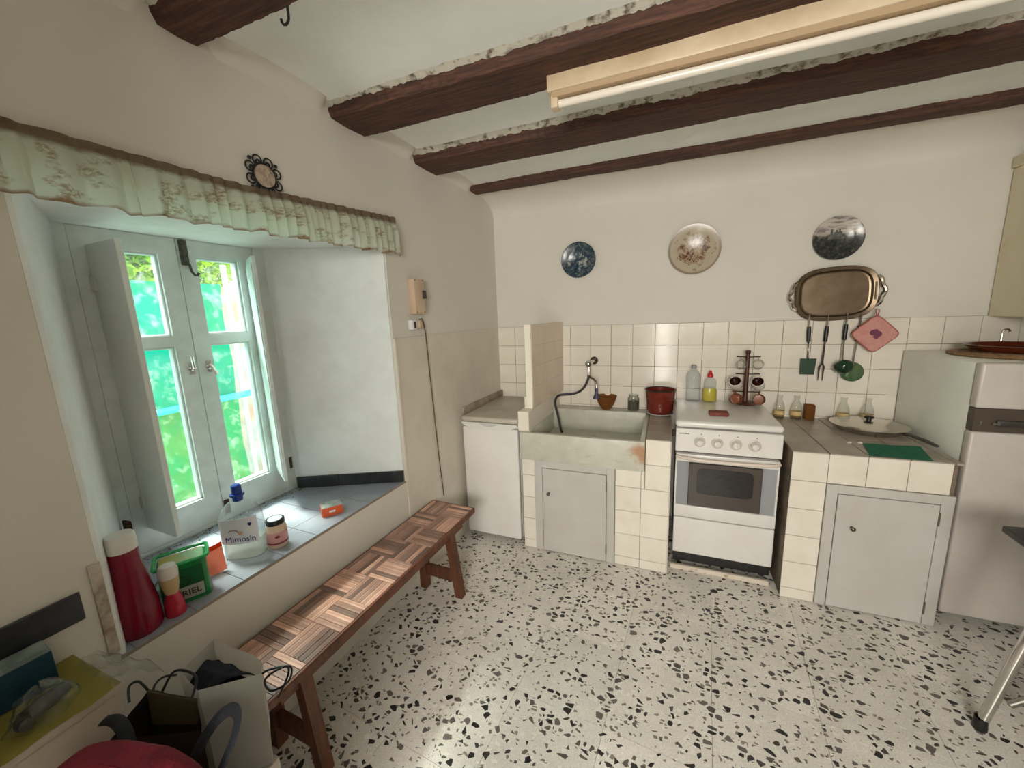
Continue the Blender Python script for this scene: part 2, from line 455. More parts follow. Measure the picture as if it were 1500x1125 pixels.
# the plastered skin of the reveals, bluish window light put into its colour
rv = B()
rv.prism([(S0 + 0.002, -0.004), (SB0 + 0.002, DW), (SB0 + 0.006, DW), (S0 + 0.012, -0.004)], ZS, ZH)
rv.prism([(S1 - 0.002, -0.004), (SB1 - 0.002, DW), (SB1 - 0.006, DW), (S1 - 0.012, -0.004)], ZS, ZH)
rv.prism([(S0, -0.004), (S1, -0.004), (SB1, DW), (SB0, DW)], ZH - 0.004, ZH)
obj('reveal_plaster', rv, reveal_m, wall_left, W)
# dado of painted tiles on the left wall, thicker and chipped where it meets the recess
dd = B().box(0.0, S0, 0.0, 0.007, 0.0, 1.425, 0.002, 1)
dd.box(S0 - 0.02, S0 + 0.002, -0.03, 0.012, ZS + 0.06, 1.425, 0.006)
obj('dado', dd, dado_m, wall_left, W)
# back wall
wall_back = struct('wall_back', B().box(-0.3, 3.4, 0.0, 0.25, -0.05, 2.62), plaster)
obj('tile_bed', B().box(0.0, 3.12, -0.006, 0.0, 0.62, 1.4244), grout, wall_back)
tile_b = B().box(-0.0738, 0.0738, -0.0035, 0.0035, -0.0738, 0.0738, 0.0016, 1)
tile0 = None
for k in range(-4, 17):
    for r_ in range(5):
        xc = 0.5974 + 0.15 * k + 0.075; zc = 1.4244 - 0.15 * r_ - 0.075
        if k == -4: xc = xc
        loc = (xc + random.uniform(-.0006, .0006), -0.0075 + random.uniform(-.0006, .0004), zc + random.uniform(-.0006, .0006))
        if tile0 is None:
            tile0 = obj('tile', tile_b, tile_m, wall_back); tile0.location = loc; WMAT[tile0.name] = Matrix.Translation(loc)
        else: inst('tile', tile0.data, wall_back, loc)
TILE = tile0.data
# right wall, and the wall behind the camera with the doorway the photo is taken from; a hall lies beyond it
hall_m = mat('hall_plaster', srgb(150, 132, 112), 0.9)
dim_bounce_m = mat('dim_bounce_plaster', srgb(178, 173, 162), 0.9, col2=srgb(166, 160, 148), nscale=3)  # unseen walls toned down to throw less light onto the left wall
struct('wall_right', B().box(3.12, 3.4, -5.1, 0.2, -0.05, 2.62), dim_bounce_m)
wf = B()
for x0, x1, z0, z1 in ((-0.4, 0.64, -0.05, 2.62), (2.30, 3.2, -0.05, 2.62), (0.64, 2.30, 2.20, 2.62)):
    wf.box(x0, x1, -3.22, -3.06, z0, z1)
struct('wall_front', wf, dim_bounce_m)
struct('wall_hall', B().box(-0.6, 3.4, -5.1, -4.95, -0.05, 2.62), hall_m)
# ceiling, slightly vaulted between the beams
BEAMS = [(-2.105, -1.985, 2.355), (-1.515, -1.305, 2.352), (-0.955, -0.735, 2.350), (-0.355, -0.245, 2.362), (-2.75, -2.56, 2.355)]
mids = sorted([(a + b) / 2 for a, b, z in BEAMS] + [0.12, -4.6])
def ceil_z(y):
    for a, b in zip(mids, mids[1:]):
        if a <= y <= b:
            t = (y - a) / (b - a); return 2.396 + 0.014 * math.sin(PI * t)
    return 2.392
cb = B().grid(lambda u, v: (-0.5 + 3.9 * u, 0.2 - 5.0 * v, ceil_z(0.2 - 5.0 * v) + 0.004 * noise.noise(Vector((u * 9, v * 12, 0)))), 30, 120)
cb.box(-0.6, 3.4, -5.1, 0.3, 2.50, 2.62)
struct('ceiling', cb, ceil_m)
# rounded plaster coves where the walls run into the ceiling
def cove(y0, y1):
    b = B()
    def f(u, v):
        y = y0 + (y1 - y0) * v; a = PI / 2 * u; r = 0.085
        zc = ceil_z(y) + 0.006; xw = 0.04 * y - 0.004
        e = min(1.0, 10 * min(v, 1 - v) + 0.25); r *= e
        return (xw + r - r * math.cos(a), y, zc - r + r * math.sin(a))
    b.grid(f, 10, 14); return b
for n_, (a, b_) in enumerate([(-0.74 + 0.02, -0.345), (-1.30, -0.965), (-1.975, -1.525), (-2.55, -2.115)]):
    struct('trim_%d' % (n_ + 1), cove(a, b_), plaster)
bcv = B().grid(lambda u, v: (-0.1 + 3.3 * v, -0.262 + 0.262 * math.sin(PI / 2 * u), 2.378 - 0.13 * (1 - math.cos(PI / 2 * u)) + 0.003 * noise.noise(Vector((v * 9, u * 2, 0)))), 12, 40)
struct('trim_5', bcv, plaster)

# ------------------------------------------------------------------ roof beams
def beam(y0, y1, zb, x0, x1, label, seed):
    b = B(); n = 320
    def jit(x, k, amp): return amp * (noise.noise(Vector((x * 3.1, k, seed))) + 0.7 * noise.noise(Vector((x * 13, k, seed))) + 0.7 * noise.noise(Vector((x * 48, k + 4, seed))))
    yc = (y0 + y1) / 2
    def f(u, v):
        x = x0 + (x1 - x0) * u; j = round(v * 6)
        za = zb + 0.004 * noise.noise(Vector((x * 2.2, 0, seed)))
        fy = y0 + jit(x, 1, 0.006); by = y1 + jit(x, 2, 0.007)
        pts = [(fy - 0.004, za + 0.065), (fy, za + 0.030), (fy + 0.012, za + 0.005 + jit(x, 3, 0.003)), (yc, za + jit(x, 5, 0.002)), (by - 0.008, za + 0.003), (by, za + 0.016), (by + 0.004, za + 0.065)]
        y, z = pts[j]
        return (x, y, z)
    b.grid(f, n, 6)
    b.box(x0, x1, y0 + 0.014, y1 - 0.014, zb + 0.012, zb + 0.10)
    t = thing('ceiling_beam', label, 'beam', (x0, yc, zb), group='dark wooden ceiling beams')
    obj('timber', b, beam_m, t)
    # ragged lime plaster lapping over the upper edges of the timber
    for nm, yy, sg, dep in (('plaster_edge', y0, -1, 0.011), ('plaster_edge', y1, 1, 0.007)):
        def e(u, v):
            x = x0 + (x1 - x0) * u
            rag = max(0.0, 0.45 + 0.9 * noise.noise(Vector((x * 5, sg, seed))) + 0.8 * noise.noise(Vector((x * 24, sg + 3, seed))) + 0.5 * noise.noise(Vector((x * 70, sg + 6, seed))))
            zt = zb + 0.056; z1 = zb + 0.046 - dep * rag
            off = (0.026 * (1 - v) ** 1.5 + 0.0065 + 0.003 * noise.noise(Vector((x * 40, v * 3, seed))))
            if v == 1: off = 0.002
            return (x, yy + sg * off, zt + (z1 - zt) * v)
        obj(nm, B().grid(e, 420, 4), plaster_rag, t)
    return t
plaster_rag = mat('plaster_edge_m', srgb(196, 192, 178), 0.9, col2=srgb(96, 82, 66), nscale=30, lo=0.5, hi=0.66)
beam(*BEAMS[0], -0.20, 3.2, 'rough dark ceiling beam nearest the camera, with an iron hook, cut by the top edge', 1)
beam(*BEAMS[1], -0.13, 3.2, 'rough dark brown ceiling beam that the fluorescent lamp hangs on', 2)
beam(*BEAMS[2], -0.10, 3.2, 'dark brown ceiling beam just behind the fluorescent lamp', 3)
beam(*BEAMS[3], -0.02, 3.2, 'thin dark ceiling beam closest to the back wall', 4)

hk = B().tube([(0.30, -1.992, 2.362), (0.30, -1.992, 2.335)] + [(0.30 - 0.014 + 0.014 * math.cos(t), -1.992, 2.335 - 0.016 * math.sin(t)) for t in [0.4, 0.9, 1.5, 2.1, 2.7, 3.2]], 0.0035)
one('ceiling_hook', hk, iron, 'small black iron hook screwed into the nearest ceiling beam', 'hook', (0.30, -1.992, 2.362))

# fluorescent batten
lt = thing('fluorescent_lamp', 'cream fluorescent batten lamp with a bare tube hung under a beam', 'lamp', (0.85, -1.37, 2.352))
cream = mat('cream_metal', srgb(226, 206, 176), 0.4, col2=srgb(206, 182, 150), nscale=5)
obj('housing', B().box(0.845, 2.16, -1.405, -1.335, 2.300, 2.358, 0.004), cream, lt)
obj('reflector', B().prism([(-1.398, 2.300), (-1.342, 2.300), (-1.352, 2.288), (-1.388, 2.288)], 0.86, 2.145, M=Matrix(((0, 0, 1, 0), (1, 0, 0, 0), (0, 1, 0, 0), (0, 0, 0, 1)))), mat('cream_dark', srgb(186, 160, 128), 0.5), lt)
obj('tube', B().lathe([(0, 0), (0.013, 0), (0.013, 1.27), (0, 1.27)], (0.88, -1.365, 2.272), 16, Matrix.Rotation(PI / 2, 4, 'Y')), mat('lamp_tube', srgb(240, 232, 220), 0.2), lt)
for x in (0.865, 2.145):
    obj('lamp_holder', B().box(x - 0.012, x + 0.014, -1.385, -1.345, 2.256, 2.300, 0.004), cream, lt)

# ------------------------------------------------------------------ sill, trims
sill = struct('trim_6', B().prism([(S0, 0), (S1, 0), (SB1, DW), (SB0, DW)], ZS - 0.012, ZS - 0.003), grout, W)
for a in range(8, 18):
    for c_ in range(0, 4):
        q = clip([(S0, 0), (S1, 0), (SB1, DW), (SB0, DW)], a * 0.15 + 0.025 + 0.0012, a * 0.15 + 0.175 - 0.0012, -(c_ + 1) * 0.15 + 0.0012, -c_ * 0.15 - 0.0012)
        if len(q) > 2 and parea(q) > 0.0005:
            obj('sill_tile', B().prism(q, ZS - 0.010, ZS), sill_t, sill, W)
# black skirting tiles on the right reveal and on the wall to the left of the recess
tr = struct('trim_7', B().prism([(S0 + 0.013, -0.002), (SB0 + 0.008, DW + 0.01), (SB0 + 0.004, DW + 0.01), (S0 + 0.007, -0.002)], ZS, ZS + 0.062), grout, W)
for t0, t1 in ((0.0, 0.295), (0.300, 0.60), (0.605, 0.985)):
    P0 = Vector((S0 + 0.012, -0.002)); P1 = Vector((SB0 + 0.007, DW + 0.01)); n_ = Vector((0.006, 0.0031)) * 1.6
    a = P0.lerp(P1, t0); b_ = P0.lerp(P1, t1)
    obj('black_tile', B().prism([tuple(a), tuple(b_), tuple(b_ + n_), tuple(a + n_)], ZS + 0.001, ZS + 0.064, 0.001), black_t, tr, W)
tr = struct('trim_8', B().box(2.50, 3.05, 0.0, 0.004, 0.802, 0.874), grout, W)
for k in range(2):
    obj('black_tile', B().box(2.502 + 0.28 * k, 2.778 + 0.28 * k, 0.002, 0.011, 0.800, 0.875, 0.002, 1), black_t, tr, W)
# raw plaster jamb strip at the left edge of the recess
jb = B().box(S1 - 0.004, S1 + 0.020, -0.02, 0.005, 0.66, 0.93, 0.003)
jb.noise(0.003, 22)
struct('trim_9', jb, mat('raw_plaster', srgb(204, 194, 180), 0.9, col2=srgb(150, 134, 118), nscale=24), W)
# stone upstand along the left wall behind the freezer
up = B().box(0.0, 0.64, 0.007, 0.026, 0.862, 0.912, 0.003)
struct('trim_10', up, mat('stone_edge', srgb(172, 158, 142), 0.6, col2=srgb(140, 122, 106), nscale=14), W)

# ------------------------------------------------------------------ window
win = bpy.data.objects.new('window_1', None); C.objects.link(win); win['kind'] = 'structure'; put(win, Matrix.Identity(4))
F0, F1, FZ0, FZ1, FM = 1.575, 2.197, 0.655, 1.880, 1.887
fb = B()
for s0, s1, z0, z1 in ((SB0 - 0.01, F0, ZS, ZH), (F1, SB1 + 0.01, ZS, ZH), (F0, F1, ZS, FZ0), (F0, F1, FZ1, ZH)):
    fb.box(s0, s1, DW - 0.07, DW + 0.004, z0, z1, 0.002, 1)
obj('window_frame', fb, win_paint, win, W)
def casement(s0, s1, ps0, ps1, name):
    b = B(); y0, y1 = DW - 0.055, DW
    g = 0.0015
    for a, c_, z0, z1 in ((s0 + g, ps0, FZ0 + g, FZ1 - g), (ps1, s1 - g, FZ0 + g, FZ1 - g), (ps0, ps1, FZ0 + g, 0.780), (ps0, ps1, 1.812, FZ1 - g), (ps0, ps1, 1.446, 1.490)):
        b.box(a, c_, y0, y1, z0, z1)
    # glazing beads
    for z0, z1 in ((0.780, 1.446), (1.490, 1.812)):
        for a, c_, q0, q1 in ((ps0, ps0 + 0.008, z0, z1), (ps1 - 0.008, ps1, z0, z1), (ps0, ps1, z0, z0 + 0.008), (ps0, ps1, z1 - 0.008, z1)):
            b.box(a, c_, y0 + 0.015, y1 - 0.012, q0, q1, 0.002, 1)
    o = obj('casement', b, win_paint, win, W)
    for z0, z1 in ((0.780, 1.446), (1.490, 1.812)):
        obj('pane', B().box(ps0 + 0.002, ps1 - 0.002, DW - 0.034, DW - 0.030, z0 + 0.002, z1 - 0.002), pane_m, o, W)
    return o
cr_ = casement(F0, FM, 1.651, 1.822, 'right')
cl_ = casement(FM, F1, 1.953, 2.123, 'left')
# handles, latch, worn hinges
for par, s_, sg in ((cl_, 1.912, 1), (cr_, 1.845, -1)):
    h = B().lathe([(0, 0), (0.012, 0), (0.012, 0.006), (0.006, 0.010), (0.006, 0.028), (0, 0.03)], (s_, DW, 1.35), 14, Matrix.Rotation(-PI / 2, 4, 'X'))
    h.tube([(s_, DW + 0.026, 1.35), (s_ + 0.004 * sg, DW + 0.030, 1.375), (s_ + 0.002 * sg, DW + 0.026, 1.40)] if sg > 0 else [(s_ + .012, DW + .026, 1.362), (s_, DW + 0.028, 1.35), (s_ - 0.014, DW + 0.026, 1.315)], 0.006)
    h.box(s_ - 0.010, s_ + 0.010, DW, DW + 0.004, 1.325, 1.375, 0.001, 1)
    obj('handle', h, chrome, par, W)
lb = B().box(1.851, 1.879, DW, DW + 0.010, 1.775, 1.875, 0.002, 1)
lb.box(1.855, 1.875, DW + 0.010, DW + 0.018, 1.79, 1.86, 0.002, 1)
lb.tube([(1.856, DW + 0.012, 1.782), (1.852, DW + 0.014, 1.75), (1.846, DW + 0.02, 1.735), (1.838, DW + 0.026, 1.735), (1.834, DW + 0.026, 1.745)], 0.005)
obj('bolt', lb, mat('old_iron', srgb(64, 62, 56), 0.6, col2=srgb(96, 96, 86), nscale=40), cr_, W)
lb = B().box(1.862, 1.884, DW, DW + 0.008, 0.668, 0.735, 0.002, 1); lb.box(1.866, 1.879, DW + .008, DW + .018, 0.69, 0.72, 0.002, 1)
obj('bolt', lb, rust, cr_, W)
# inner shutters, both swung open into the recess
sb = B().box(2.140, 2.158, DW + 0.002, DW + 0.206, 0.752, 1.817, 0.002, 1)
sh = obj('shutter', sb, shut_paint, win, W)
hb = B()
for z in (0.84, 1.66): hb.box(2.158, 2.166, DW + 0.002, DW + 0.03, z, z + 0.05, 0.001, 1)
obj('hinge', hb, white_paint, sh, W)
ang = R(64)
SM = Matrix.Translation((1.618, DW + 0.003, 0)) @ Matrix.Rotation(ang, 4, 'Z')
sb = B().box(0.0, 0.196, 0, 0.016, 0.775, 1.838 - 0.02, 0.002, 1, M=SM)
sb.box(0.010, 0.186, -0.004, 0.0, 0.80, 1.79, 0.002, 1, M=SM)
obj('shutter', sb, win_paint, win, W)
# flaked plaster spots with rusty hinge pins at the jambs
hg = B().box(2.224, 2.236, DW + 0.028, DW + 0.062, 0.73, 0.83, 0.004, 3); hg.noise(0.008, 36)
obj('hinge_pin', hg, rust, win, W)
hg = B().box(1.535, 1.55, DW + 0.004, DW + 0.010, 0.76, 0.82, 0.002); hg.noise(0.003, 60)
obj('hinge_pin', hg, rust, win, W)
# dirt gathered along the foot of the frame
db = B(); rd = random.Random(3)
for k in range(150):
    s_ = rd.uniform(SB0 + 0.01, SB1 - 0.02); i_ = DW + 0.006 + abs(rd.gauss(0, 0.035)); sz = rd.uniform(0.001, 0.0035)
    db.box(s_ - sz, s_ + sz, i_ - sz * .7, i_ + sz * .7, ZS, ZS + sz * 0.8)
dd_ = obj('dirt_specks', db, dust_m, None, W); tag(dd_, 'brown dirt specks gathered on the tiled window sill by the frame', 'dirt'); dd_['kind'] = 'stuff'

# ------------------------------------------------------------------ yard outside
out_g = mat('yard_ground', srgb(150, 140, 124), 0.9, col2=srgb(120, 112, 96), nscale=5)
struct('ground', B().box(-6, -1.05, -6, 3, -0.3, -0.1), out_g)
net_m = mat('teal_net', srgb(8, 190, 172), 0.9, col2=srgb(18, 190, 150), nscale=3, transl=0.6)
net2_m = mat('pale_green_net', srgb(50, 200, 134), 0.9, col2=srgb(130, 200, 120), nscale=4, transl=0.6)
yn = thing('shade_net', 'teal shade netting stretched on a rail outside the window', 'net', (-1.60, -1.70, -0.1))
def netf(x0, y0, y1, z0, z1, k):
    return lambda u, v: (x0 + 0.02 * math.sin(u * 26 + k) + 0.012 * math.sin(v * 9 + u * 11), y0 + (y1 - y0) * u, z0 + (z1 - z0) * v)
obj('upper_net', B().grid(netf(-1.60, -3.2, -1.10, 1.0, 1.80, 0), 60, 14, 0.002), net_m, yn)
obj('lower_net', B().grid(netf(-1.66, -3.2, -1.06, 0.0, 1.0, 2), 60, 14, 0.002), net2_m, yn)
obj('rail', B().tube([(-1.57, -3.2, 0.99), (-1.57, -0.9, 1.03)], 0.022, 10), mat('teal_pipe', srgb(30, 190, 190), 0.5), yn)
for y in (-3.1, -1.02):
    obj('post', B().tube([(-1.64, y, -0.1), (-1.64, y, 1.94)], 0.018, 8), grey_pl, yn)
struct('yard_wall', B().box(-2.5, -2.35, -2.2, 2.5, -0.1, 3.0), mat('yard_wall_render', srgb(160, 172, 160), 0.9, col2=srgb(176, 138, 118), nscale=4, bump=0.4, bscale=20))
leaf_m = mat('yellow_green_leaf', srgb(176, 200, 60), 0.6, col2=srgb(120, 170, 60), nscale=6, transl=0.4)
def leaves(cx, cy, cz, rx, ry, rz, n, seed):
    rd = random.Random(seed); b = B(); vs = []; fs = []
    for k in range(n):
        while True:
            p_ = Vector((rd.uniform(-1, 1), rd.uniform(-1, 1), rd.uniform(-1, 1)))
            if p_.length < 1: break
        c_ = Vector((cx + p_.x * rx, cy + p_.y * ry, cz + p_.z * rz)); s_ = rd.uniform(0.02, 0.045)
        d = Vector((rd.uniform(-1, 1), rd.uniform(-1, 1), rd.uniform(-1, .5))).normalized(); e = d.cross(Vector((rd.uniform(-1, 1), rd.uniform(-1, 1), 1))).normalized()
        i0 = len(vs); vs += [c_ - d * s_, c_ + e * s_ * .45, c_ + d * s_, c_ - e * s_ * .45]; fs.append((i0, i0 + 1, i0 + 2, i0 + 3))
    b.mesh(vs, fs); return b
sh_ = thing('garden_bush', 'yellow green bush leaning over the netting outside the window', 'bush', (-1.95, -1.45, -0.1))
lo_ = obj('foliage', leaves(-1.95, -1.30, 2.15, 0.22, 0.62, 0.50, 6500, 5), leaf_m, sh_); lo_['kind'] = 'stuff'
obj('stem', B().tube([(-1.95, -1.45, -0.1), (-1.97, -1.42, 0.9), (-1.95, -1.38, 1.8)], [0.03, 0.025, 0.015], 8), bench_m, sh_)

# ------------------------------------------------------------------ valance curtain
def valance():
    s0, s1 = 1.172, 2.56; nu, nv = 420, 22
    rd = random.Random(11); folds = []; s_ = s0
    while s_ < s1:
        w = rd.uniform(0.022, 0.06) * (1 + 0.8 * max(0, (s_ - 2.1) / 0.4)); folds.append((s_, w, rd.uniform(0.5, 1.0))); s_ += w
    def ruffle(s, v):
        for a, w, am in folds:
            if a <= s < a + w:
                t = (s - a) / w; return am * (0.5 - 0.5 * math.cos(2 * PI * t)) ** 0.7
        return 0
    def f(u, v):
        s = s0 + (s1 - s0) * u
        zt = 2.030 - 0.045 * min(1, (s - s0) / 0.75)
        zb = 1.846 - 0.024 * (s - s0) / 1.3
        k = 0.15 + 0.85 * min(1, v / 0.35)
        if v < 0.14: k = 0.35 + 0.25 * math.sin(v / 0.14 * PI)
        lean = 0.012 * math.sin(s * 31) * v
        r_ = ruffle(s + lean, v)
        i = 0.016 + 0.034 * r_ * k + 0.012 * v
        return Vector((s + lean * 0.6, i, zt + (zb - zt) * v + 0.004 * math.sin(s * 47) * v + 0.003 * noise.noise(Vector((s * 30, v * 3, 0)))))
    b = B().grid(f, nu, nv)
    return b, s0, s1
m, nt, p = base('valance_fabric')
at = N(nt, 'ShaderNodeAttribute', attribute_name='drop'); v_ = at.outputs['Fac']
ua = N(nt, 'ShaderNodeAttribute', attribute_name='along')
cmb = N(nt, 'ShaderNodeCombineXYZ'); L(nt, ua.outputs['Fac'], cmb.inputs[0]); L(nt, v_, cmb.inputs[1])
mp = N(nt, 'ShaderNodeMapping'); mp.inputs['Scale'].default_value = (15, 3.2, 1); L(nt, cmb.outputs[0], mp.inputs[0])
n1 = tnoise(nt, mp.outputs[0], 1.0, 3, 0.5); n2 = tnoise(nt, mp.outputs[0], 6.0, 5, 0.7)
flor = math_(nt, 'MULTIPLY', ramp(nt, n1, [(0.52, (0, 0, 0)), (0.60, (1, 1, 1))]), ramp(nt, n2, [(0.42, (0, 0, 0)), (0.58, (1, 1, 1))]))
c = mixc(nt, math_(nt, 'MULTIPLY', flor, 0.75), srgb(240, 245, 232), srgb(166, 132, 88))
top = ramp(nt, math_(nt, 'ADD', v_, math_(nt, 'MULTIPLY', math_(nt, 'SUBTRACT', n2, 0.5), 0.10)), [(0.13, (1, 1, 1)), (0.22, (0, 0, 0))])
c = mixc(nt, math_(nt, 'MULTIPLY', top, 0.85), c, mixc(nt, n2, srgb(104, 70, 50), srgb(150, 124, 96)))
botm = ramp(nt, math_(nt, 'ADD', v_, math_(nt, 'MULTIPLY', math_(nt, 'SUBTRACT', n1, 0.5), 0.25)), [(0.93, (0, 0, 0)), (1.0, (1, 1, 1))])
c = mixc(nt, math_(nt, 'MULTIPLY', botm, 0.75), c, srgb(150, 92, 50))
L(nt, c, p.inputs['Base Color']); p.inputs['Roughness'].default_value = 0.85
tl = N(nt, 'ShaderNodeBsdfTranslucent'); L(nt, c, tl.inputs[0]); mx = N(nt, 'ShaderNodeMixShader'); mx.inputs[0].default_value = 0.72
L(nt, p.outputs[0], mx.inputs[1]); L(nt, tl.outputs[0], mx.inputs[2]); L(nt, mx.outputs[0], nt.nodes['Material Output'].inputs[0])
valance_m = m
b, s0, s1 = valance()
va = one('valance_curtain', b, valance_m, 'short gathered cream valance curtain with brown flowers above the window', 'curtain', WP(1.85, 0.0, 1.84), fr=W)
da = va.data.attributes.new('drop', 'FLOAT', 'POINT'); al = va.data.attributes.new('along', 'FLOAT', 'POINT')
for k in range(len(va.data.vertices)):
    i, j = divmod(k, 23)
    da.data[k].value = j / 22; al.data[k].value = i / 420 * 1.35

# wrought iron wall ornament
wo = thing('iron_wall_plate', 'round black wrought iron scroll ornament with a pale clay disc above the valance', 'wall plate', WP(1.842, 0.0, 2.037))
WO = W @ Matrix.Translation((1.842, 0.008, 2.037)) @ Matrix.Rotation(PI / 2, 4, 'X') @ Matrix.Rotation(R(12), 4, 'Z')
obj('disc', B().lathe([(0, 0.004), (0.020, 0.006), (0.028, 0.003), (0.034, 0.006), (0.037, 0.0), (0.037, -0.004), (0, -0.004)], n=32), mat('pale_clay', srgb(198, 178, 158), 0.6, col2=srgb(160, 140, 122), nscale=60, bump=0.8, bscale=70), wo, WO)
sc_ = B(); sc_.tube([(0.040 * math.cos(t * PI / 18), 0.040 * math.sin(t * PI / 18), 0) for t in range(36)], 0.004, 6, True)
for k in range(8):
    a = 2 * PI * k / 8 + 0.2
    for dx, rr, th in ((0.052, 0.0155, 0.0027), (0.045, 0.007, 0.003)):
        cx, cy = dx * math.cos(a), dx * math.sin(a)
        sc_.tube([(cx + rr * math.cos(t * PI / 8), cy + rr * math.sin(t * PI / 8), 0.001) for t in range(16)], th, 6, True)
for k in range(4):
    a = PI / 2 * k + 0.59
    cx, cy = 0.066 * math.cos(a), 0.066 * math.sin(a)
    sc_.lathe([(0, -0.006), (0.005, -0.004), (0.007, 0), (0.005, 0.004), (0, 0.006)], (cx, cy, 0), 10)
obj('scrollwork', sc_, iron, wo, WO)

# switch box, socket, cable
bx = thing('fuse_box', 'narrow cream switch box screwed to the left wall', 'switch box', WP(1.05, 0.0, 1.545))
box_m = mat('old_cream_plastic', srgb(214, 190, 164), 0.45, col2=srgb(200, 174, 146), nscale=8)
obj('cover', B().box(1.010, 1.098, 0.0, 0.045, 1.545, 1.735, 0.004), box_m, bx, W)
obj('switch', B().box(1.008, 1.030, 0.045, 0.056, 1.628, 1.672, 0.002), dark_pl, bx, W)
for s_, z in ((1.022, 1.727), (1.088, 1.727), (1.022, 1.555), (1.088, 1.555)):
    obj('screw', B().lathe([(0, 0), (0.0035, 0), (0.003, 0.002), (0, 0.0025)], (s_, 0.045, z), 8, Matrix.Rotation(-PI / 2, 4, 'X')), rust, bx, W)
sk = thing('wall_socket', 'white surface socket below the switch box on the left wall', 'socket', WP(1.09, 0.0, 1.46))
obj('plate', B().box(1.075, 1.120, 0.0, 0.030, 1.462, 1.515, 0.004), label_w, sk, W)
obj('socket_hole', B().box(1.090, 1.105, 0.0295, 0.0315, 1.470, 1.505, 0.002), mat('socket_dark', srgb(56, 30, 26), 0.5), sk, W)
cb_ = thing('power_cable', 'thin dark cable with a cream plug running down the left wall from the socket', 'cable', WP(1.0, 0.0, 0.38))
obj('plug', B().box(1.036, 1.066, 0.002, 0.036, 1.468, 1.512, 0.005), box_m, cb_, W)
obj('cord', B().tube([WP(1.045, 0.02, 1.515), WP(1.02, 0.018, 1.52), WP(1.0, 0.014, 1.50), WP(0.985, 0.013, 1.42), WP(0.975, 0.013, 1.2), WP(0.958, 0.013, 0.9), WP(0.945, 0.013, 0.66), WP(0.925, 0.014, 0.40)], 0.0035, 6), mat('cable_grey', srgb(96, 84, 66), 0.6), cb_)

# ------------------------------------------------------------------ plates and tray on the back wall
def wall_plate(x, z, r, m, label, deep=0.022, rimm=None):
    M = Matrix.Translation((x, -0.004, z)) @ Matrix.Rotation(PI / 2, 4, 'X')
    b = B().lathe([(0, 0.006), (r * 0.55, 0.006), (r * 0.66, 0.012), (r * 0.93, deep), (r, deep + 0.001), (r, deep - 0.003), (r * 0.68, 0.004), (r * 0.5, 0.0), (0, 0.0)], n=48)
    o = obj('wall_plate', b, m); o.matrix_world = M
    return tag(o, label, 'plate', 'decorative plates on the back wall')
def plate_mat(name, mode):
    m, nt, p = base(name); co = coords(nt); p.inputs['Roughness'].default_value = 0.22
    sp = N(nt, 'ShaderNodeSeparateXYZ'); L(nt, co, sp.inputs[0])
    ln = N(nt, 'ShaderNodeVectorMath', operation='LENGTH'); L(nt, co, ln.inputs[0]); r = ln.outputs['Value']
    if mode == 'blue':
        a = tnoise(nt, co, 30, 6, 0.7)
        c = ramp(nt, a, [(0.40, srgb(26, 42, 56)), (0.52, srgb(66, 88, 102)), (0.62, srgb(176, 180, 172))])
        rr = math_(nt, 'MULTIPLY', r, 8.0)
        rim = ramp(nt, rr, [(0.62, (0, 0, 0)), (0.70, (1, 1, 1))])
        c = mixc(nt, math_(nt, 'MULTIPLY', rim, 0.8), c, ramp(nt, tnoise(nt, co, 90, 3), [(0.5, srgb(38, 56, 68)), (0.72, srgb(120, 134, 136))]))
    elif mode == 'flower':
        cr0 = srgb(188, 176, 154)
        a = tnoise(nt, co, 34, 5, 0.65); b2 = tnoise(nt, co, 80, 4, 0.6)
        motif = ramp(nt, math_(nt, 'ADD', math_(nt, 'MULTIPLY', r, 9.0), math_(nt, 'MULTIPLY', math_(nt, 'SUBTRACT', a, 0.5), 1.6)), [(0.78, (1, 1, 1)), (0.88, (0, 0, 0))])
        ink = ramp(nt, b2, [(0.40, srgb(84, 46, 40)), (0.5, srgb(150, 118, 92)), (0.58, srgb(196, 180, 150)), (0.66, srgb(110, 72, 56))])
        c = mixc(nt, motif, cr0, ink)
        edge = ramp(nt, math_(nt, 'MULTIPLY', r, 6.37), [(0.90, (0, 0, 0)), (0.96, (1, 1, 1))])
        c = mixc(nt, math_(nt, 'MULTIPLY', edge, 0.7), c, srgb(120, 96, 80))
        spots = ramp(nt, tnoise(nt, co, 26, 3), [(0.64, (0, 0, 0)), (0.70, (1, 1, 1))])
        c = mixc(nt, math_(nt, 'MULTIPLY', spots, 0.6), c, srgb(120, 104, 86))
    else:
        a = tnoise(nt, co, 30, 7, 0.7); b2 = tnoise(nt, coords(nt, (1, 4, 1)), 14, 4, 0.6)
        hgt = math_(nt, 'ADD', math_(nt, 'MULTIPLY', sp.outputs[1], 5.0), math_(nt, 'MULTIPLY', math_(nt, 'SUBTRACT', a, 0.5), 0.7))
        sky_ = ramp(nt, b2, [(0.46, srgb(204, 194, 184)), (0.62, srgb(130, 126, 124))])
        land = ramp(nt, tnoise(nt, co, 60, 6, 0.7), [(0.38, srgb(38, 44, 44)), (0.55, srgb(96, 100, 94)), (0.68, srgb(186, 180, 168))])
        c = mixc(nt, ramp(nt, hgt, [(0.04, (1, 1, 1)), (0.10, (0, 0, 0))]), sky_, land)
        low = ramp(nt, math_(nt, 'MULTIPLY_ADD', sp.outputs[1], -5.0), [(0.30, (0, 0, 0)), (0.50, (1, 1, 1))])
        c = mixc(nt, math_(nt, 'MULTIPLY', low, 0.75), c, srgb(40, 42, 42))
    L(nt, c, p.inputs['Base Color']); return m
wall_plate(0.663, 1.892, 0.125, plate_mat('blue_transfer', 'blue'), 'small dark blue patterned wall plate, leftmost of the three on the back wall')
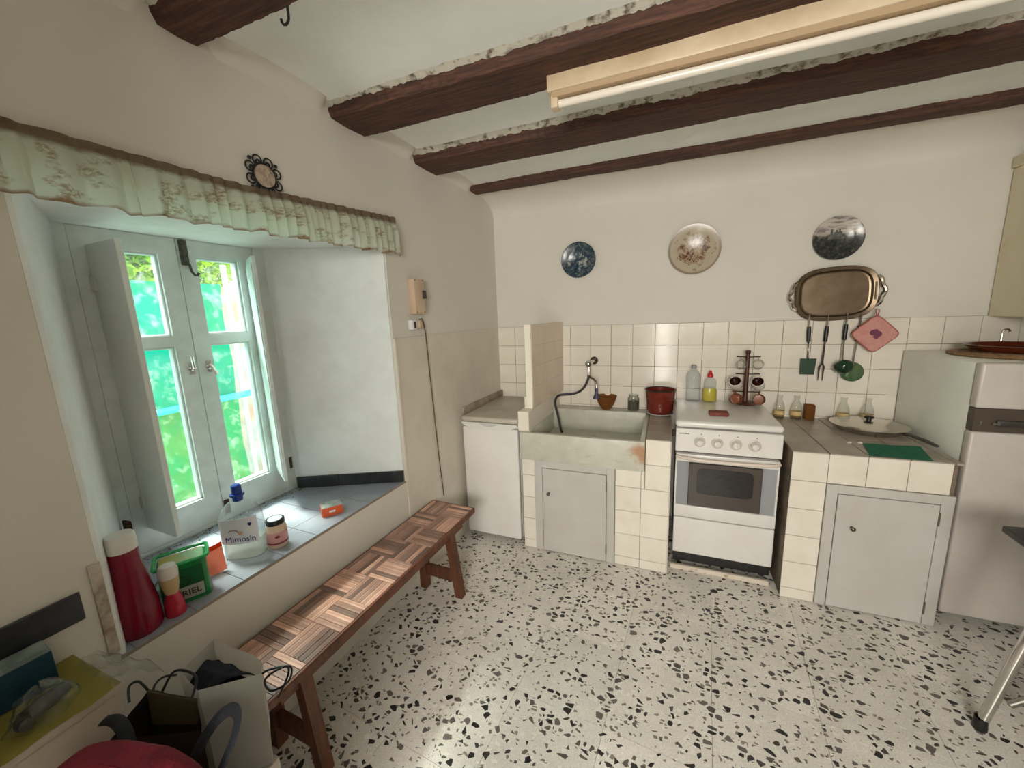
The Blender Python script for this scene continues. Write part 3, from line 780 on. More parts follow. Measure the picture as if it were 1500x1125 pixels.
wall_plate(1.420, 1.895, 0.157, plate_mat('flower_transfer', 'flower'), 'large cream wall plate with a brown flower motif, middle of the three')
p3 = wall_plate(2.173, 1.888, 0.122, plate_mat('landscape_transfer', 'land'), 'wall plate with a grey landscape and hilltop building, above the metal tray')
cs = B()
for x0, x1, z0, z1 in ((-0.045, 0.034, -0.004, 0.022), (-0.018, 0.020, 0.022, 0.036), (-0.036, -0.024, 0.02, 0.052), (-0.012, -0.002, 0.03, 0.046), (0.004, 0.012, 0.03, 0.05)):
    cs.box(x0, x1, z0, z1, 0.0058, 0.0066)
c_ = obj('printed_building', cs, mat('grey_print', srgb(70, 72, 72), 0.3, col2=srgb(120, 118, 112), nscale=60)); c_.parent = p3

def superell(a, b, n, cnt=72): return [(a * math.copysign(abs(math.cos(t)) ** (2 / n), math.cos(t)), b * math.copysign(abs(math.sin(t)) ** (2 / n), math.sin(t))) for t in [2 * PI * k / cnt for k in range(cnt)]]
tray = thing('metal_tray', 'oval silver metal serving tray with scrolled handles hung on the back wall', 'tray', (2.185, -0.004, 1.43))
TM = Matrix.Translation((2.187, -0.006, 1.573)) @ Matrix.Rotation(R(-2.5), 4, 'Y') @ Matrix.Rotation(PI / 2, 4, 'X')
t = bmesh.new(); rings = []
for a, b_, n_, z in ((0.160, 0.118, 3.4, 0.008), (0.168, 0.126, 3.4, 0.010), (0.176, 0.134, 3.3, 0.022), (0.196, 0.152, 3.1, 0.026), (0.201, 0.156, 3.0, 0.022), (0.196, 0.150, 3.1, 0.018), (0.172, 0.128, 3.3, 0.0)):
    rings.append([t.verts.new((x, y, z)) for x, y in superell(a, b_, n_)])
t.faces.new(rings[0])
for ra, rb in zip(rings, rings[1:]):
    for k in range(72): t.faces.new((ra[k], ra[(k + 1) % 72], rb[(k + 1) % 72], rb[k])).smooth = True
t.faces.new(rings[-1][::-1]); bmesh.ops.recalc_face_normals(t, faces=t.faces)
tb = B(); tb._merge(t)
tray_m = mat('tray_metal', srgb(132, 116, 98), 0.36, 1.0, col2=srgb(116, 100, 82), nscale=9)
obj('dish', tb, tray_m, tray, TM)
for sg in (-1, 1):
    hb = B()
    pts = [(sg * (0.190 + 0.036 * math.sin(PI * t) + 0.004 * math.sin(5 * PI * t)), -0.085 + 0.17 * t, 0.024) for t in [k / 14 for k in range(15)]]
    hb.tube(pts, [0.008 + 0.004 * abs(math.sin(4 * PI * k / 14)) for k in range(15)], 8)
    hb.tube([(sg * 0.186, -0.05 + 0.1 * k / 8, 0.023) for k in range(9)], 0.006, 6)
    obj('handle', hb, chrome, tray, TM)

# utensils hung along the lower edge of the tray
green_m = mat('green_nylon', srgb(30, 62, 40), 0.35)
green_l = mat('green_enamel', srgb(84, 110, 74), 0.12, col2=srgb(60, 88, 58), nscale=8)
def utensil(name, label, x, ztop, zb, xb, head):
    u = thing(name, label, 'utensil', (x, -0.03, ztop), group='kitchen tools hanging from the tray')
    y = -0.036
    def X(z): return x + (xb - x) * (ztop - z) / (ztop - zb)
    z0 = ztop - 0.055; z1 = z0 - 0.092
    obj('hook', B().tube([(X(ztop), -0.026, ztop + 0.01), (X(ztop), -0.034, ztop + 0.012), (X(ztop), y, ztop), (X(z0), y, z0)], 0.0048, 6), steel, u)
    obj('grip', B().tube([(X(z0), y, z0), (X(z0 - .03), y, z0 - .03), (X(z1), y, z1)], [0.0095, 0.0115, 0.0105], 10), black_pl, u)
    return u, X, z1, y
u, X, z1, y = utensil('spatula', 'green nylon spatula hanging leftmost under the tray', 2.069, 1.440, 1.085, 2.086, 0)
obj('shaft', B().tube([(X(z1), y, z1), (X(1.19), y, 1.185)], 0.0045, 6), steel, u)
obj('blade', B().mesh([(2.045, y - .002, 1.190), (2.125, y - .002, 1.190), (2.118, y - .008, 1.092), (2.045, y - .008, 1.092), (2.045, y + .002, 1.190), (2.125, y + .002, 1.190), (2.118, y - .003, 1.092), (2.045, y - .003, 1.092)], [(0, 1, 2, 3), (4, 5, 6, 7), (0, 1, 5, 4), (1, 2, 6, 5), (2, 3, 7, 6), (3, 0, 4, 7)]), green_m, u)
u, X, z1, y = utensil('carving_fork', 'two pronged dark carving fork hanging between spatula and ladle', 2.162, 1.440, 1.06, 2.152, 0)
obj('prongs', B().tube([(X(z1), y, z1), (X(1.17), y, 1.165)], [0.0042, 0.006], 6).tube([(2.155, y, 1.165), (2.143, y, 1.14), (2.142, y, 1.055)], [0.005, 0.005, 0.002], 6).tube([(2.155, y, 1.165), (2.165, y, 1.14), (2.164, y, 1.055)], [0.005, 0.005, 0.002], 6), mat('dark_steel', srgb(92, 82, 80), 0.35, 0.8), u)
u, X, z1, y = utensil('ladle', 'dark green ladle hanging beside the carving fork', 2.252, 1.450, 1.13, 2.246, 0)
obj('shaft', B().tube([(X(z1), y, z1), (X(1.2), y - .01, 1.2), (2.246, y - .035, 1.165)], 0.0045, 6), steel, u)
obj('bowl', B().lathe([(0, -0.030), (0.02, -0.027), (0.038, -0.014), (0.047, 0.004), (0.047, 0.008), (0.040, -0.006), (0.02, -0.02), (0, -0.024)], (2.243, -0.100, 1.146), 24, Matrix.Rotation(R(-62), 4, 'X')), mat('dark_green_enamel', srgb(24, 54, 34), 0.12), u)
u, X, z1, y = utensil('skimmer', 'round green skimmer partly behind the pink potholder', 2.318, 1.440, 1.10, 2.300, 0)
obj('shaft', B().tube([(X(z1), y, z1), (X(1.19), y, 1.19), (2.304, y - .004, 1.16)], 0.0045, 6), steel, u)
obj('pan', B().lathe([(0, -0.014), (0.03, -0.012), (0.052, -0.003), (0.058, 0.004), (0.058, 0.006), (0.050, 0.0), (0.03, -0.008), (0, -0.010)], (2.300, -0.050, 1.115), 28, Matrix.Rotation(R(78), 4, 'X') @ Matrix.Rotation(PI, 4, 'X')), green_l, u)
# potholder
pink = mat('pink_cotton', srgb(208, 152, 142), 0.9, col2=srgb(198, 138, 130), nscale=40, bump=0.6, bscale=90)
ph = thing('potholder', 'pink diamond potholder with a purple flower hanging at the tray corner', 'potholder', (2.372, -0.02, 1.45))
PM = Matrix.Translation((2.372, -0.078, 1.338)) @ Matrix.Rotation(PI / 2, 4, 'X') @ Matrix.Rotation(R(-4), 4, 'Y') @ Matrix.Rotation(R(45), 4, 'Z')
obj('pad', B().prism([(x * 1, y_ * 1) for x, y_ in superell(0.076, 0.076, 7, 40)], -0.006, 0.006, 0.004, seg=2), pink, ph, PM)
obj('edging', B().tube([(x, y_, 0) for x, y_ in superell(0.077, 0.077, 7, 40)], 0.005, 6, True), mat('pink_edge', srgb(170, 100, 96), 0.9), ph, PM)
obj('loop', B().tube([(2.375, -0.078, 1.44), (2.384, -0.066, 1.462), (2.391, -0.045, 1.474), (2.381, -0.036, 1.478), (2.372, -0.06, 1.462), (2.371, -0.078, 1.44)], 0.003, 6), mat('pink_cord', srgb(186, 110, 106), 0.9), ph)
fl = B()
for k, (x, y_, rr) in enumerate(((0.0, 0.012, 0.016), (0.008, -0.008, 0.018), (-0.006, -0.014, 0.013), (0.012, 0.010, 0.012))):
    fl.lathe([(0, 0.0075), (rr, 0.007), (rr, 0.006)], (x, y_, 0), 12)
obj('flower_print', fl, mat('purple_print', srgb(116, 62, 88), 0.9), ph, PM)

# ------------------------------------------------------------------ freezer
fz = thing('small_freezer', 'narrow white under-counter freezer in the corner beside the sink', 'freezer', (0.212, -0.36, 0.0))
obj('body', B().box(0.014, 0.410, -0.655, -0.03, 0.03, 0.832, 0.006), enamel_side, fz)
obj('door', B().box(0.014, 0.410, -0.700, -0.660, 0.035, 0.800, 0.012, 3), enamel, fz)
lidb = B().box(0.010, 0.414, -0.700, -0.03, 0.834, 0.868, 0.012, 3)
obj('lid', lidb, mat('freezer_top', srgb(196, 190, 176), 0.4, col2=srgb(176, 168, 152), nscale=6), fz)
MXZ = Matrix(((1, 0, 0, 0), (0, 0, -1, 0), (0, 1, 0, 0), (0, 0, 0, 1)))     # (x, y, z) -> (x, -z, y)
bd = obj('handle_band', B().prism([(0.014 + 0.396 * k / 20, 0.833) for k in range(21)] + [(0.410 - 0.396 * k / 20, 0.822 - 0.036 * (1 - (1 - 0.1 * k) ** 4)) for k in range(21)], 0.690, 0.7045, M=MXZ), mat('band_enamel', srgb(222, 221, 216), 0.25), fz)
obj('grip', B().prism([(0.212 - 0.068 + 0.136 * k / 16, 0.829) for k in range(17)] + [(0.212 + 0.068 - 0.136 * k / 16, 0.829 - 0.020 * math.sin(PI * k / 16)) for k in range(1, 16)], 0.700, 0.7068, M=MXZ), mat('grip_grey', srgb(190, 190, 186), 0.2), bd)
fe = B()
for x in (0.05, 0.37):
    for y in (-0.62, -0.08): fe.lathe([(0, 0), (0.018, 0), (0.016, 0.03), (0, 0.03)], (x, y, 0), 10)
obj('foot', fe, dark_pl, fz)

# ------------------------------------------------------------------ built cabinet with stone sink (left)
def tile_piece(parent, x0, x1, z0, z1, y, m=tile_m, t=0.006):
    g = 0.0012
    return obj('tile', B().box(x0 + g, x1 - g, y - t, y + 0.001, z0 + g, z1 - g, 0.0014, 1), m, parent)
ca = thing('sink_cabinet', 'white tiled masonry base cabinet with a painted door under the stone sink', 'cabinet', (0.87, -0.35, 0.0))
YF = -0.695
bb = B()
bb.box(0.434, 0.520, YF, -0.01, 0.0, 0.617)          # left pier
bb.box(1.015, 1.180, YF, -0.01, 0.0, 0.617)          # right pier
bb.box(1.180, 1.310, YF, -0.01, 0.0, 0.800)          # worktop strip
bb.box(0.520, 1.015, -0.05, -0.01, 0.0, 0.617)
obj('masonry', bb, grout, ca)
zr = [0.0, 0.0587, 0.2087, 0.3587, 0.5087, 0.6587, 0.8087]
for k in range(5):
    z0, z1 = zr[k], min(zr[k + 1], 0.617)
    tile_piece(ca, 0.434, 0.519, z0, z1, YF)
    tile_piece(ca, 1.017, 1.1607, z0, z1, YF)
tile_piece(ca, 1.1607, 1.180, 0.5087, 0.617, YF)
for k in range(6): tile_piece(ca, 1.1815 if k >= 4 else 1.1607, 1.311, zr[k], zr[k + 1] if k < 5 else 0.806, YF)
for k in range(5):   # worktop tiles on the strip right of the sink
    obj('worktop_tile', B().box(1.182, 1.310, -0.70 + 0.14 * k + 0.0012, -0.56 + 0.14 * k - 0.0012, 0.800, 0.810, 0.0012, 1), tile_d, ca)
for k in range(6):
    for q in range(5): obj('side_tile', B().box(1.310, 1.316, -0.70 + 0.14 * q + 0.001, -0.56 + 0.14 * q - 0.001, zr[k] + .001, min(zr[k + 1], .806) - .001), mat('side_tile_m', srgb(206, 196, 180), 0.3) if (k + q) == 0 else bpy.data.materials['side_tile_m'], ca)
def cup_door(parent, fx0, fx1, fz1, dx0, dx1, dz1, kx, kz):
    b = B()
    b.box(fx0, dx0 - 0.002, YF - 0.012, YF + 0.03, 0.002, fz1, 0.0015, 1)
    b.box(dx1 + 0.002, fx1, YF - 0.012, YF + 0.03, 0.002, fz1, 0.0015, 1)
    b.box(dx0 - 0.002, dx1 + 0.002, YF - 0.012, YF + 0.03, dz1 + 0.002, fz1, 0.0015, 1)
    obj('door_frame', b, door_paint, parent)
    d = obj('door', B().box(dx0 + 0.001, dx1 - 0.001, YF - 0.014, YF + 0.01, 0.006, dz1 - 0.001, 0.002, 1), door_paint, parent)
    obj('knob', B().lathe([(0, 0.0), (0.006, 0), (0.005, 0.012), (0.010, 0.018), (0.011, 0.024), (0.006, 0.029), (0, 0.03)], (kx, YF - 0.014, kz), 16, Matrix.Rotation(PI / 2, 4, 'X')), mat('knob_metal', srgb(110, 100, 92), 0.35, 0.8), d)
    for z in (0.06, dz1 - 0.10):
        obj('hinge', B().box(dx1 - 0.003, dx1 + 0.004, YF - 0.019, YF - 0.012, z, z + 0.062, 0.001, 1), mat('hinge_metal', srgb(120, 108, 96), 0.5, 0.5), d)
    obj('back_panel', B().box(fx0 + 0.005, fx1 - 0.005, YF + 0.03, YF + 0.04, 0.0, fz1), dark_pl, parent)
cup_door(ca, 0.520, 1.014, 0.615, 0.570, 0.966, 0.569, 0.613, 0.409)

# stone sink
m, nt, p = base('sink_stone'); co = coords(nt)
c = ramp(nt, tnoise(nt, co, 7, 6, 0.6), [(0.35, srgb(190, 190, 176)), (0.65, srgb(208, 206, 192))])
sp = N(nt, 'ShaderNodeSeparateXYZ'); L(nt, co, sp.inputs[0])
vm = N(nt, 'ShaderNodeVectorMath', operation='DISTANCE'); L(nt, co, vm.inputs[0]); vm.inputs[1].default_value = (0.345, -0.30, 0.115)
rs = math_(nt, 'ADD', vm.outputs['Value'], math_(nt, 'MULTIPLY', math_(nt, 'SUBTRACT', tnoise(nt, co, 16, 4), 0.5), 0.13))
c = mixc(nt, math_(nt, 'MULTIPLY', ramp(nt, rs, [(0.030, (1, 1, 1)), (0.075, (0, 0, 0))]), 0.85), c, srgb(176, 122, 78))
st = ramp(nt, tnoise(nt, coords(nt, (2, 2, 9)), 5, 5), [(0.58, (0, 0, 0)), (0.72, (1, 1, 1))])
c = mixc(nt, math_(nt, 'MULTIPLY', st, 0.35), c, srgb(150, 140, 122))
L(nt, c, p.inputs['Base Color']); p.inputs['Roughness'].default_value = 0.4
b = N(nt, 'ShaderNodeBump'); b.inputs['Strength'].default_value = 0.15; b.inputs['Distance'].default_value = 0.01; L(nt, tnoise(nt, co, 25, 5), b.inputs['Height']); L(nt, b.outputs[0], p.inputs['Normal'])
sink_m = m
sk = thing('stone_sink', 'large pale stone trough sink with a rust stain at its front corner', 'sink', (0.807, -0.42, 0.617))
sb = B()
X0, X1, Y0, Y1, Z0, Z1 = 0.434, 1.178, -0.725, -0.010, 0.619, 0.797
ix0, ix1, iy0, iy1, iz = 0.495, 1.150, -0.690, -0.140, 0.660
sb.box(X0, X1, Y0, iy0, Z0, Z1, 0.006)
sb.box(X0, ix0, iy0 - 0.004, Y1, Z0, Z1, 0.004)
sb.box(ix1, X1, iy0 - 0.004, Y1, Z0, Z1, 0.004)
sb.box(ix0 - 0.004, ix1 + 0.004, iy1, Y1, Z0, Z1 + 0.018, 0.005)
sb.box(ix0 - 0.004, ix1 + 0.004, iy0 - 0.004, iy1 + 0.004, Z0, iz)
obj('basin', sb, sink_m, sk)
obj('drain', B().lathe([(0, 0.0), (0.028, 0.0), (0.030, 0.003), (0.016, 0.004), (0.014, 0.001), (0, 0.001)], (0.82, -0.30, iz), 20), chrome, sk)

# tiled partition between freezer and sink
pt = thing('tiled_partition', 'thin white tiled screen wall standing at the left end of the sink', 'partition', (0.48, -0.33, 0.797))
pm = mat('partition_tile', srgb(222, 206, 188), 0.22, col2=srgb(214, 196, 176), nscale=5)  # pinkish darker tone: the inner face's weaker light is in the colour
pmw = mat('partition_edge', srgb(240, 234, 220), 0.4)
obj('slab', B().prism([(0.452, -0.60), (0.483, -0.60), (0.535, -0.012), (0.500, -0.012)], 0.925, 1.455, 0.002), pm, pt)
obj('edge_strip', B().prism([(0.443, -0.606), (0.484, -0.606), (0.484, -0.600), (0.443, -0.600)], 0.905, 1.458, 0.001), pmw, pt)
obj('front_block', B().prism([(0.416, -0.700), (0.488, -0.700), (0.508, -0.012), (0.436, -0.012)], 0.797, 0.924, 0.003), mat('partition_block', srgb(234, 226, 212), 0.35), pt)
obj('side_strip', B().box(0.432, 0.446, -0.612, -0.02, 0.924, 1.0, 0.002), pmw, pt)
for k in range(4):
    a = -0.596 + 0.146 * k
    for q in range(4):
        z0 = 0.93 + 0.131 * q
        f0 = (a + 0.6) / 0.588; f1 = (a + 0.144 + 0.6) / 0.588
        xa, xb = 0.483 + 0.052 * f0, 0.483 + 0.052 * f1
        obj('tile', B().prism([(xa, a + .001), (xb, a + 0.144), (xb + 0.004, a + 0.144), (xa + 0.004, a + .001)], z0 + 0.0006, z0 + 0.1304), pm, pt)

# tap
tp = thing('wall_tap', 'chrome wall tap with a bent spout above the stone sink', 'tap', (0.755, -0.012, 1.155))
RX = Matrix.Rotation(PI / 2, 4, 'X')
obj('rose', B().lathe([(0, 0), (0.030, 0), (0.028, 0.006), (0.014, 0.012), (0.014, 0.02), (0, 0.02)], (0.775, -0.011, 1.163), 20, RX), mat('dark_chrome', srgb(120, 112, 106), 0.2, 1.0), tp)
bd = B().tube([(0.775, -0.02, 1.163), (0.765, -0.06, 1.158), (0.752, -0.10, 1.150)], 0.013, 12)
bd.lathe([(0, -0.026), (0.016, -0.02), (0.024, -0.006), (0.024, 0.006), (0.016, 0.02), (0, 0.026)], (0.750, -0.105, 1.150), 20, Matrix.Rotation(R(75), 4, 'Y'))
bd.tube([(0.752, -0.105, 1.14), (0.756, -0.11, 1.10), (0.756, -0.11, 1.065)], [0.012, 0.010, 0.013], 12)
obj('body', bd, chrome, tp)
obj('spout', B().tube([(0.756, -0.11, 1.065), (0.770, -0.118, 1.052), (0.790, -0.128, 1.045), (0.806, -0.136, 1.03), (0.812, -0.142, 1.005), (0.814, -0.146, 0.975)], 0.0085, 10), mat('brushed_chrome', srgb(150, 140, 132), 0.25, 1.0), tp)
obj('spray_nozzle', B().lathe([(0.010, 0.075), (0.012, 0.06), (0.009, 0.05), (0.014, 0.03), (0.026, 0.006), (0.026, 0.0), (0, 0.0)], (0.815, -0.148, 0.905), 18), mat('slate_blue_rubber', srgb(70, 70, 92), 0.5), tp)
one('rubber_hose', B().tube(cr([(0.754, -0.115, 1.07), (0.748, -0.118, 1.035), (0.725, -0.12, 0.985), (0.69, -0.12, 0.948), (0.64, -0.12, 0.927), (0.58, -0.125, 0.920), (0.540, -0.14, 0.915), (0.520, -0.17, 0.895), (0.524, -0.20, 0.850), (0.55, -0.23, 0.78), (0.575, -0.26, 0.70), (0.59, -0.28, 0.672)]), 0.0085, 10), mat('dark_rubber', srgb(50, 40, 44), 0.45), 'dark rubber hose curving from the tap down into the sink', 'hose', (0.59, -0.28, 0.665))

# pots and jars behind the sink
ZB = 0.8165
bw = one('glass_bowl', B().lathe([(0, 0.0), (0.030, 0.0), (0.036, 0.008), (0.058, 0.040), (0.072, 0.085), (0.076, 0.098), (0.073, 0.098), (0.054, 0.042), (0.030, 0.010), (0, 0.008)], (0.875, -0.080, ZB), 28), amber_m, 'amber glass bowl behind the sink, below the tap', 'bowl', (0.875, -0.080, ZB))
jr = thing('glass_jar', 'open glass jar half full of dark seeds beside the red pot', 'jar', (1.065, -0.070, ZB))
obj('glass', B().lathe([(0, 0), (0.038, 0), (0.040, 0.006), (0.040, 0.085), (0.032, 0.098), (0.034, 0.112), (0.031, 0.112), (0.029, 0.098), (0.037, 0.083), (0.037, 0.006), (0, 0.004)], (1.065, -0.070, ZB), 24), clear_m, jr)
obj('contents', B().lathe([(0, 0.005), (0.035, 0.006), (0.036, 0.062), (0.02, 0.068), (0, 0.064)], (1.065, -0.070, ZB), 20), mat('dark_seeds', srgb(92, 80, 62), 0.9, col2=srgb(50, 42, 34), nscale=60, bump=1.0, bscale=90), jr)
sa = one('saucer', B().lathe([(0, 0.0), (0.06, 0.0), (0.088, 0.008), (0.090, 0.012), (0.06, 0.005), (0, 0.005)], (1.243, -0.115, 0.810), 32), enamel, 'white saucer under the dark red pot beside the stove', 'saucer', (1.243, -0.115, 0.810))
po = thing('red_pot', 'dark red enamelled pot with a black rim between sink and stove', 'pot', (1.243, -0.115, 0.8205))
obj('body', B().lathe([(0, 0), (0.076, 0.0), (0.080, 0.006), (0.092, 0.100), (0.094, 0.106), (0.090, 0.110), (0.094, 0.114), (0.099, 0.160), (0.093, 0.160), (0.086, 0.02), (0, 0.012)], (1.243, -0.115, 0.8205), 36), pot_m, po)
obj('rim', B().tube([(1.243 + 0.097 * math.cos(t * PI / 18), -0.115 + 0.097 * math.sin(t * PI / 18), 0.9805) for t in range(36)], 0.0045, 8, True), black_pl, po)

# ------------------------------------------------------------------ stove
sv = thing('gas_stove', 'white freestanding gas stove with four knobs and its lid down', 'stove', (1.592, -0.33, 0.0))
SX0, SX1 = 1.345, 1.848
obj('body', B().box(SX0 + 0.004, SX1 - 0.004, -0.575, -0.03, 0.04, 0.862), mat('stove_side', srgb(110, 92, 74), 0.5, col2=srgb(80, 62, 48), nscale=7), sv)
lid = B().box(SX0 - 0.012, SX1 + 0.004, -0.615, -0.035, 0.866, 0.906, 0.018, 4)
obj('lid', lid, enamel, sv)
pn = obj('control_panel', B().box(SX0 - 0.008, SX1, -0.622, -0.572, 0.730, 0.862, 0.003, 1), enamel, sv)
for k, x in enumerate((1.458, 1.545, 1.634, 1.722)):
    kn = obj('knob', B().lathe([(0, 0.0), (0.030, 0.0), (0.030, 0.003), (0.025, 0.005), (0.022, 0.005), (0.021, 0.012), (0.0, 0.012)], (x, -0.622, 0.793), 24, RX), mat('knob_ring', srgb(196, 190, 180), 0.3) if k == 0 else bpy.data.materials['knob_ring'], sv)
    obj('knob_grip', B().lathe([(0.017, 0.010), (0.016, 0.026), (0.011, 0.030), (0, 0.031)], (x, -0.622, 0.793), 20, RX).box(x - 0.004, x + 0.004, -0.656, -0.64, 0.778, 0.808, 0.002), enamel, kn)
mk = B()
for k, x in enumerate((1.458, 1.545, 1.634, 1.722)): mk.lathe([(0.0, 0.0006), (0.003, 0.0005), (0.003, 0)], (x + 0.008, -0.622, 0.836 - 0.0 * k), 8, RX)
rd = random.Random(2)
for k in range(9): mk.box(1.352 + 0.006 * k, 1.3565 + 0.006 * k, -0.6226, -0.622, 0.832, 0.836 + rd.choice((0.0, 0.002, 0.003)))
obj('panel_marks', mk, ink_k, pn)
dr = B()
dr.box(SX0 - 0.004, SX1 - 0.002, -0.600, -0.576, 0.330, 0.714, 0.003, 1)
dr.box(SX0 - 0.004, SX1 - 0.002, -0.618, -0.600, 0.330, 0.405, 0.006)
dr.box(SX0 - 0.004, SX1 - 0.002, -0.618, -0.600, 0.668, 0.714, 0.006)
dr.box(SX0 - 0.004, SX0 + 0.006, -0.612, -0.600, 0.400, 0.675, 0.002, 1)
dr.box(SX1 - 0.012, SX1 - 0.002, -0.612, -0.600, 0.400, 0.675, 0.002, 1)
dv = obj('oven_door', dr, enamel, sv)
def scoop(x0, x1, flip):
    def f(u, v):
        x = x0 + (x1 - x0) * u; t = (1 - u) if flip else u
        return (x, -0.612 + 0.010 * math.sin(PI / 2 * t), 0.403 + 0.267 * v)
    return B().grid(f, 8, 2, 0.001)
obj('side_panel', scoop(SX0 + 0.004, 1.412, False), mat('oven_scoop', srgb(206, 208, 212), 0.35), dv)
obj('side_panel', scoop(1.770, SX1 - 0.012, True), bpy.data.materials['oven_scoop'], dv)
wd = obj('oven_window', B().box(1.412, 1.770, -0.618, -0.599, 0.408, 0.664, 0.003, 1), oven_glass, dv)
obj('inner_window', B().prism([(1.592 + x, 0.562 + z) for x, z in superell(0.138, 0.077, 8, 40)], 0.6165, 0.6195, M=Matrix(((1, 0, 0, 0), (0, 0, -1, 0), (0, 1, 0, 0), (0, 0, 0, 1)))), oven_glass2, wd)
obj('handle', B().tube([(SX0 + 0.002, -0.618, 0.700), (SX0 + 0.02, -0.636, 0.698), (1.45, -0.642, 0.694), (1.592, -0.644, 0.692), (1.74, -0.642, 0.694), (SX1 - 0.03, -0.636, 0.698), (SX1 - 0.008, -0.618, 0.700)], 0.012, 10, flat=0.8), mat('handle_cream', srgb(232, 216, 204), 0.3), dv)
obj('drawer', B().box(SX0 - 0.002, SX1 - 0.002, -0.612, -0.578, 0.098, 0.322, 0.004, 1), enamel, sv)
obj('kickplate', B().box(SX0 + 0.002, SX1 - 0.006, -0.592, -0.55, 0.036, 0.098), black_pl, sv)
obj('base_strip', B().box(SX0 - 0.012, SX1 - 0.012, -0.632, -0.612, 0.002, 0.030, 0.003, 1, M=Matrix.Rotation(R(0.2), 4, 'Y')), mat('chipped_white', srgb(222, 210, 194), 0.5, col2=srgb(170, 144, 116), nscale=25, lo=0.55, hi=0.7), sv)
fe = B()
for x in (SX0 + 0.03, SX1 - 0.03):
    for y in (-0.54, -0.07): fe.lathe([(0, 0), (0.016, 0), (0.016, 0.042), (0, 0.042)], (x, y, 0), 10)
obj('foot', fe, dark_pl, sv)

# on the stove lid
ZL = 0.906
one('dish_sponge', B().box(1.515, 1.615, -0.475, -0.405, ZL, ZL + 0.022, 0.006, M=Matrix.Identity(4)), cork_red, 'reddish brown dish sponge lying on the stove lid', 'sponge', (1.565, -0.44, ZL))
wb = thing('water_bottle', 'clear plastic water bottle without label at the back of the stove', 'bottle', (1.447, -0.085, ZL))
prof = [(0, 0), (0.040, 0.0), (0.044, 0.008)]
for k in range(7): prof += [(0.044, 0.02 + 0.016 * k), (0.0415, 0.028 + 0.016 * k)]
prof += [(0.044, 0.135), (0.044, 0.165), (0.036, 0.19), (0.020, 0.210), (0.014, 0.218), (0.014, 0.225)]
obj('body', B().lathe(prof, (1.447, -0.085, ZL), 28), pet_m, wb)
obj('cap', B().lathe([(0, 0.244), (0.015, 0.242), (0.016, 0.226), (0.018, 0.222), (0.015, 0.220)], (1.447, -0.085, ZL), 18), mat('grey_cap', srgb(150, 152, 158), 0.5), wb)
db_ = thing('detergent_bottle', 'clear dish soap bottle with yellow liquid and a red cap on the stove', 'bottle', (1.548, -0.085, ZL))
obj('body', B().lathe([(0, 0), (0.040, 0.0), (0.043, 0.008), (0.043, 0.075), (0.036, 0.09), (0.038, 0.125), (0.030, 0.150), (0.013, 0.162), (0.013, 0.166)], (1.548, -0.085, ZL), 26, sy=0.65), pet_m, db_)
obj('liquid', B().lathe([(0, 0.003), (0.038, 0.004), (0.041, 0.010), (0.041, 0.074), (0.036, 0.088), (0, 0.090)], (1.548, -0.085, ZL), 24, sy=0.65), mat('yellow_soap', srgb(206, 186, 30), 0.3), db_)
obj('cap', B().lathe([(0.017, 0.164), (0.018, 0.178), (0.012, 0.190), (0.008, 0.192), (0.008, 0.206), (0, 0.208)], (1.548, -0.085, ZL), 16), mat('red_cap', srgb(190, 26, 34), 0.35), db_)

# mug tree with six cups
TX, TY = 1.750, -0.105
mt = thing('mug_tree', 'dark turned wooden mug tree at the back of the stove', 'mug tree', (TX, TY, ZL))
obj('base', B().lathe([(0, 0), (0.062, 0), (0.064, 0.006), (0.052, 0.012), (0.020, 0.016), (0, 0.016)], (TX, TY, ZL), 28), tree_wood, mt)
obj('post', B().lathe([(0.018, 0.014), (0.015, 0.05), (0.013, 0.15), (0.0125, 0.30), (0.010, 0.318), (0.015, 0.325), (0.015, 0.338), (0.011, 0.343), (0, 0.343)], (TX, TY, ZL), 18), tree_wood, mt)
for z, hw in ((0.300, 0.060), (0.192, 0.062), (0.078, 0.074)):
    obj('arm', B().tube([(TX - hw, TY - 0.030, ZL + z + 0.006), (TX - 0.01, TY - 0.006, ZL + z), (TX + 0.01, TY - 0.006, ZL + z), (TX + hw, TY - 0.030, ZL + z + 0.006)], 0.0035, 6).lathe([(0, -0.006), (0.006, 0), (0, 0.006)], (TX - hw, TY - 0.03, ZL + z + 0.006), 8).lathe([(0, -0.006), (0.006, 0), (0, 0.006)], (TX + hw, TY - 0.03, ZL + z + 0.006), 8), black_pl, mt)
white_mug = mat('white_mug', srgb(226, 218, 210), 0.2)
mug_in = mat('mug_brown_inside', srgb(58, 22, 18), 0.15)
brown_mug = mat('brown_mug', srgb(120, 64, 38), 0.3, col2=srgb(90, 44, 26), nscale=12)
brown_in = mat('brown_mug_inside', srgb(150, 92, 66), 0.2)
def mug(label, px, pz, r, h, m, mi, yaw, tilt):
    """hangs by its handle from an arm, mouth turned to the room and a little down"""
    t = thing('mug', label, 'mug', (px, TY - 0.03, pz), group='cups hanging on the mug tree')
    M = Matrix.Translation((px, TY - 0.045, pz)) @ Matrix.Rotation(yaw, 4, 'Z') @ Matrix.Rotation(tilt, 4, 'X')
    obj('cup', B().lathe([(0, 0), (r * 0.80, 0), (r * 0.95, 0.006), (r, h * 0.5), (r, h), (r - 0.003, h + 0.001), (r - 0.004, h - 0.002)], n=26), m, t, M)
    obj('inside', B().lathe([(r - 0.0035, h), (r - 0.005, h * 0.5), (r * 0.85, 0.008), (0, 0.006)], n=26), mi, t, M)
    obj('handle', B().tube([(0.0, r * 0.92 + 0.020 * math.sin(PI * k / 8), h * 0.15 + h * 0.66 * k / 8) for k in range(9)], 0.0042, 7), m, t, M)
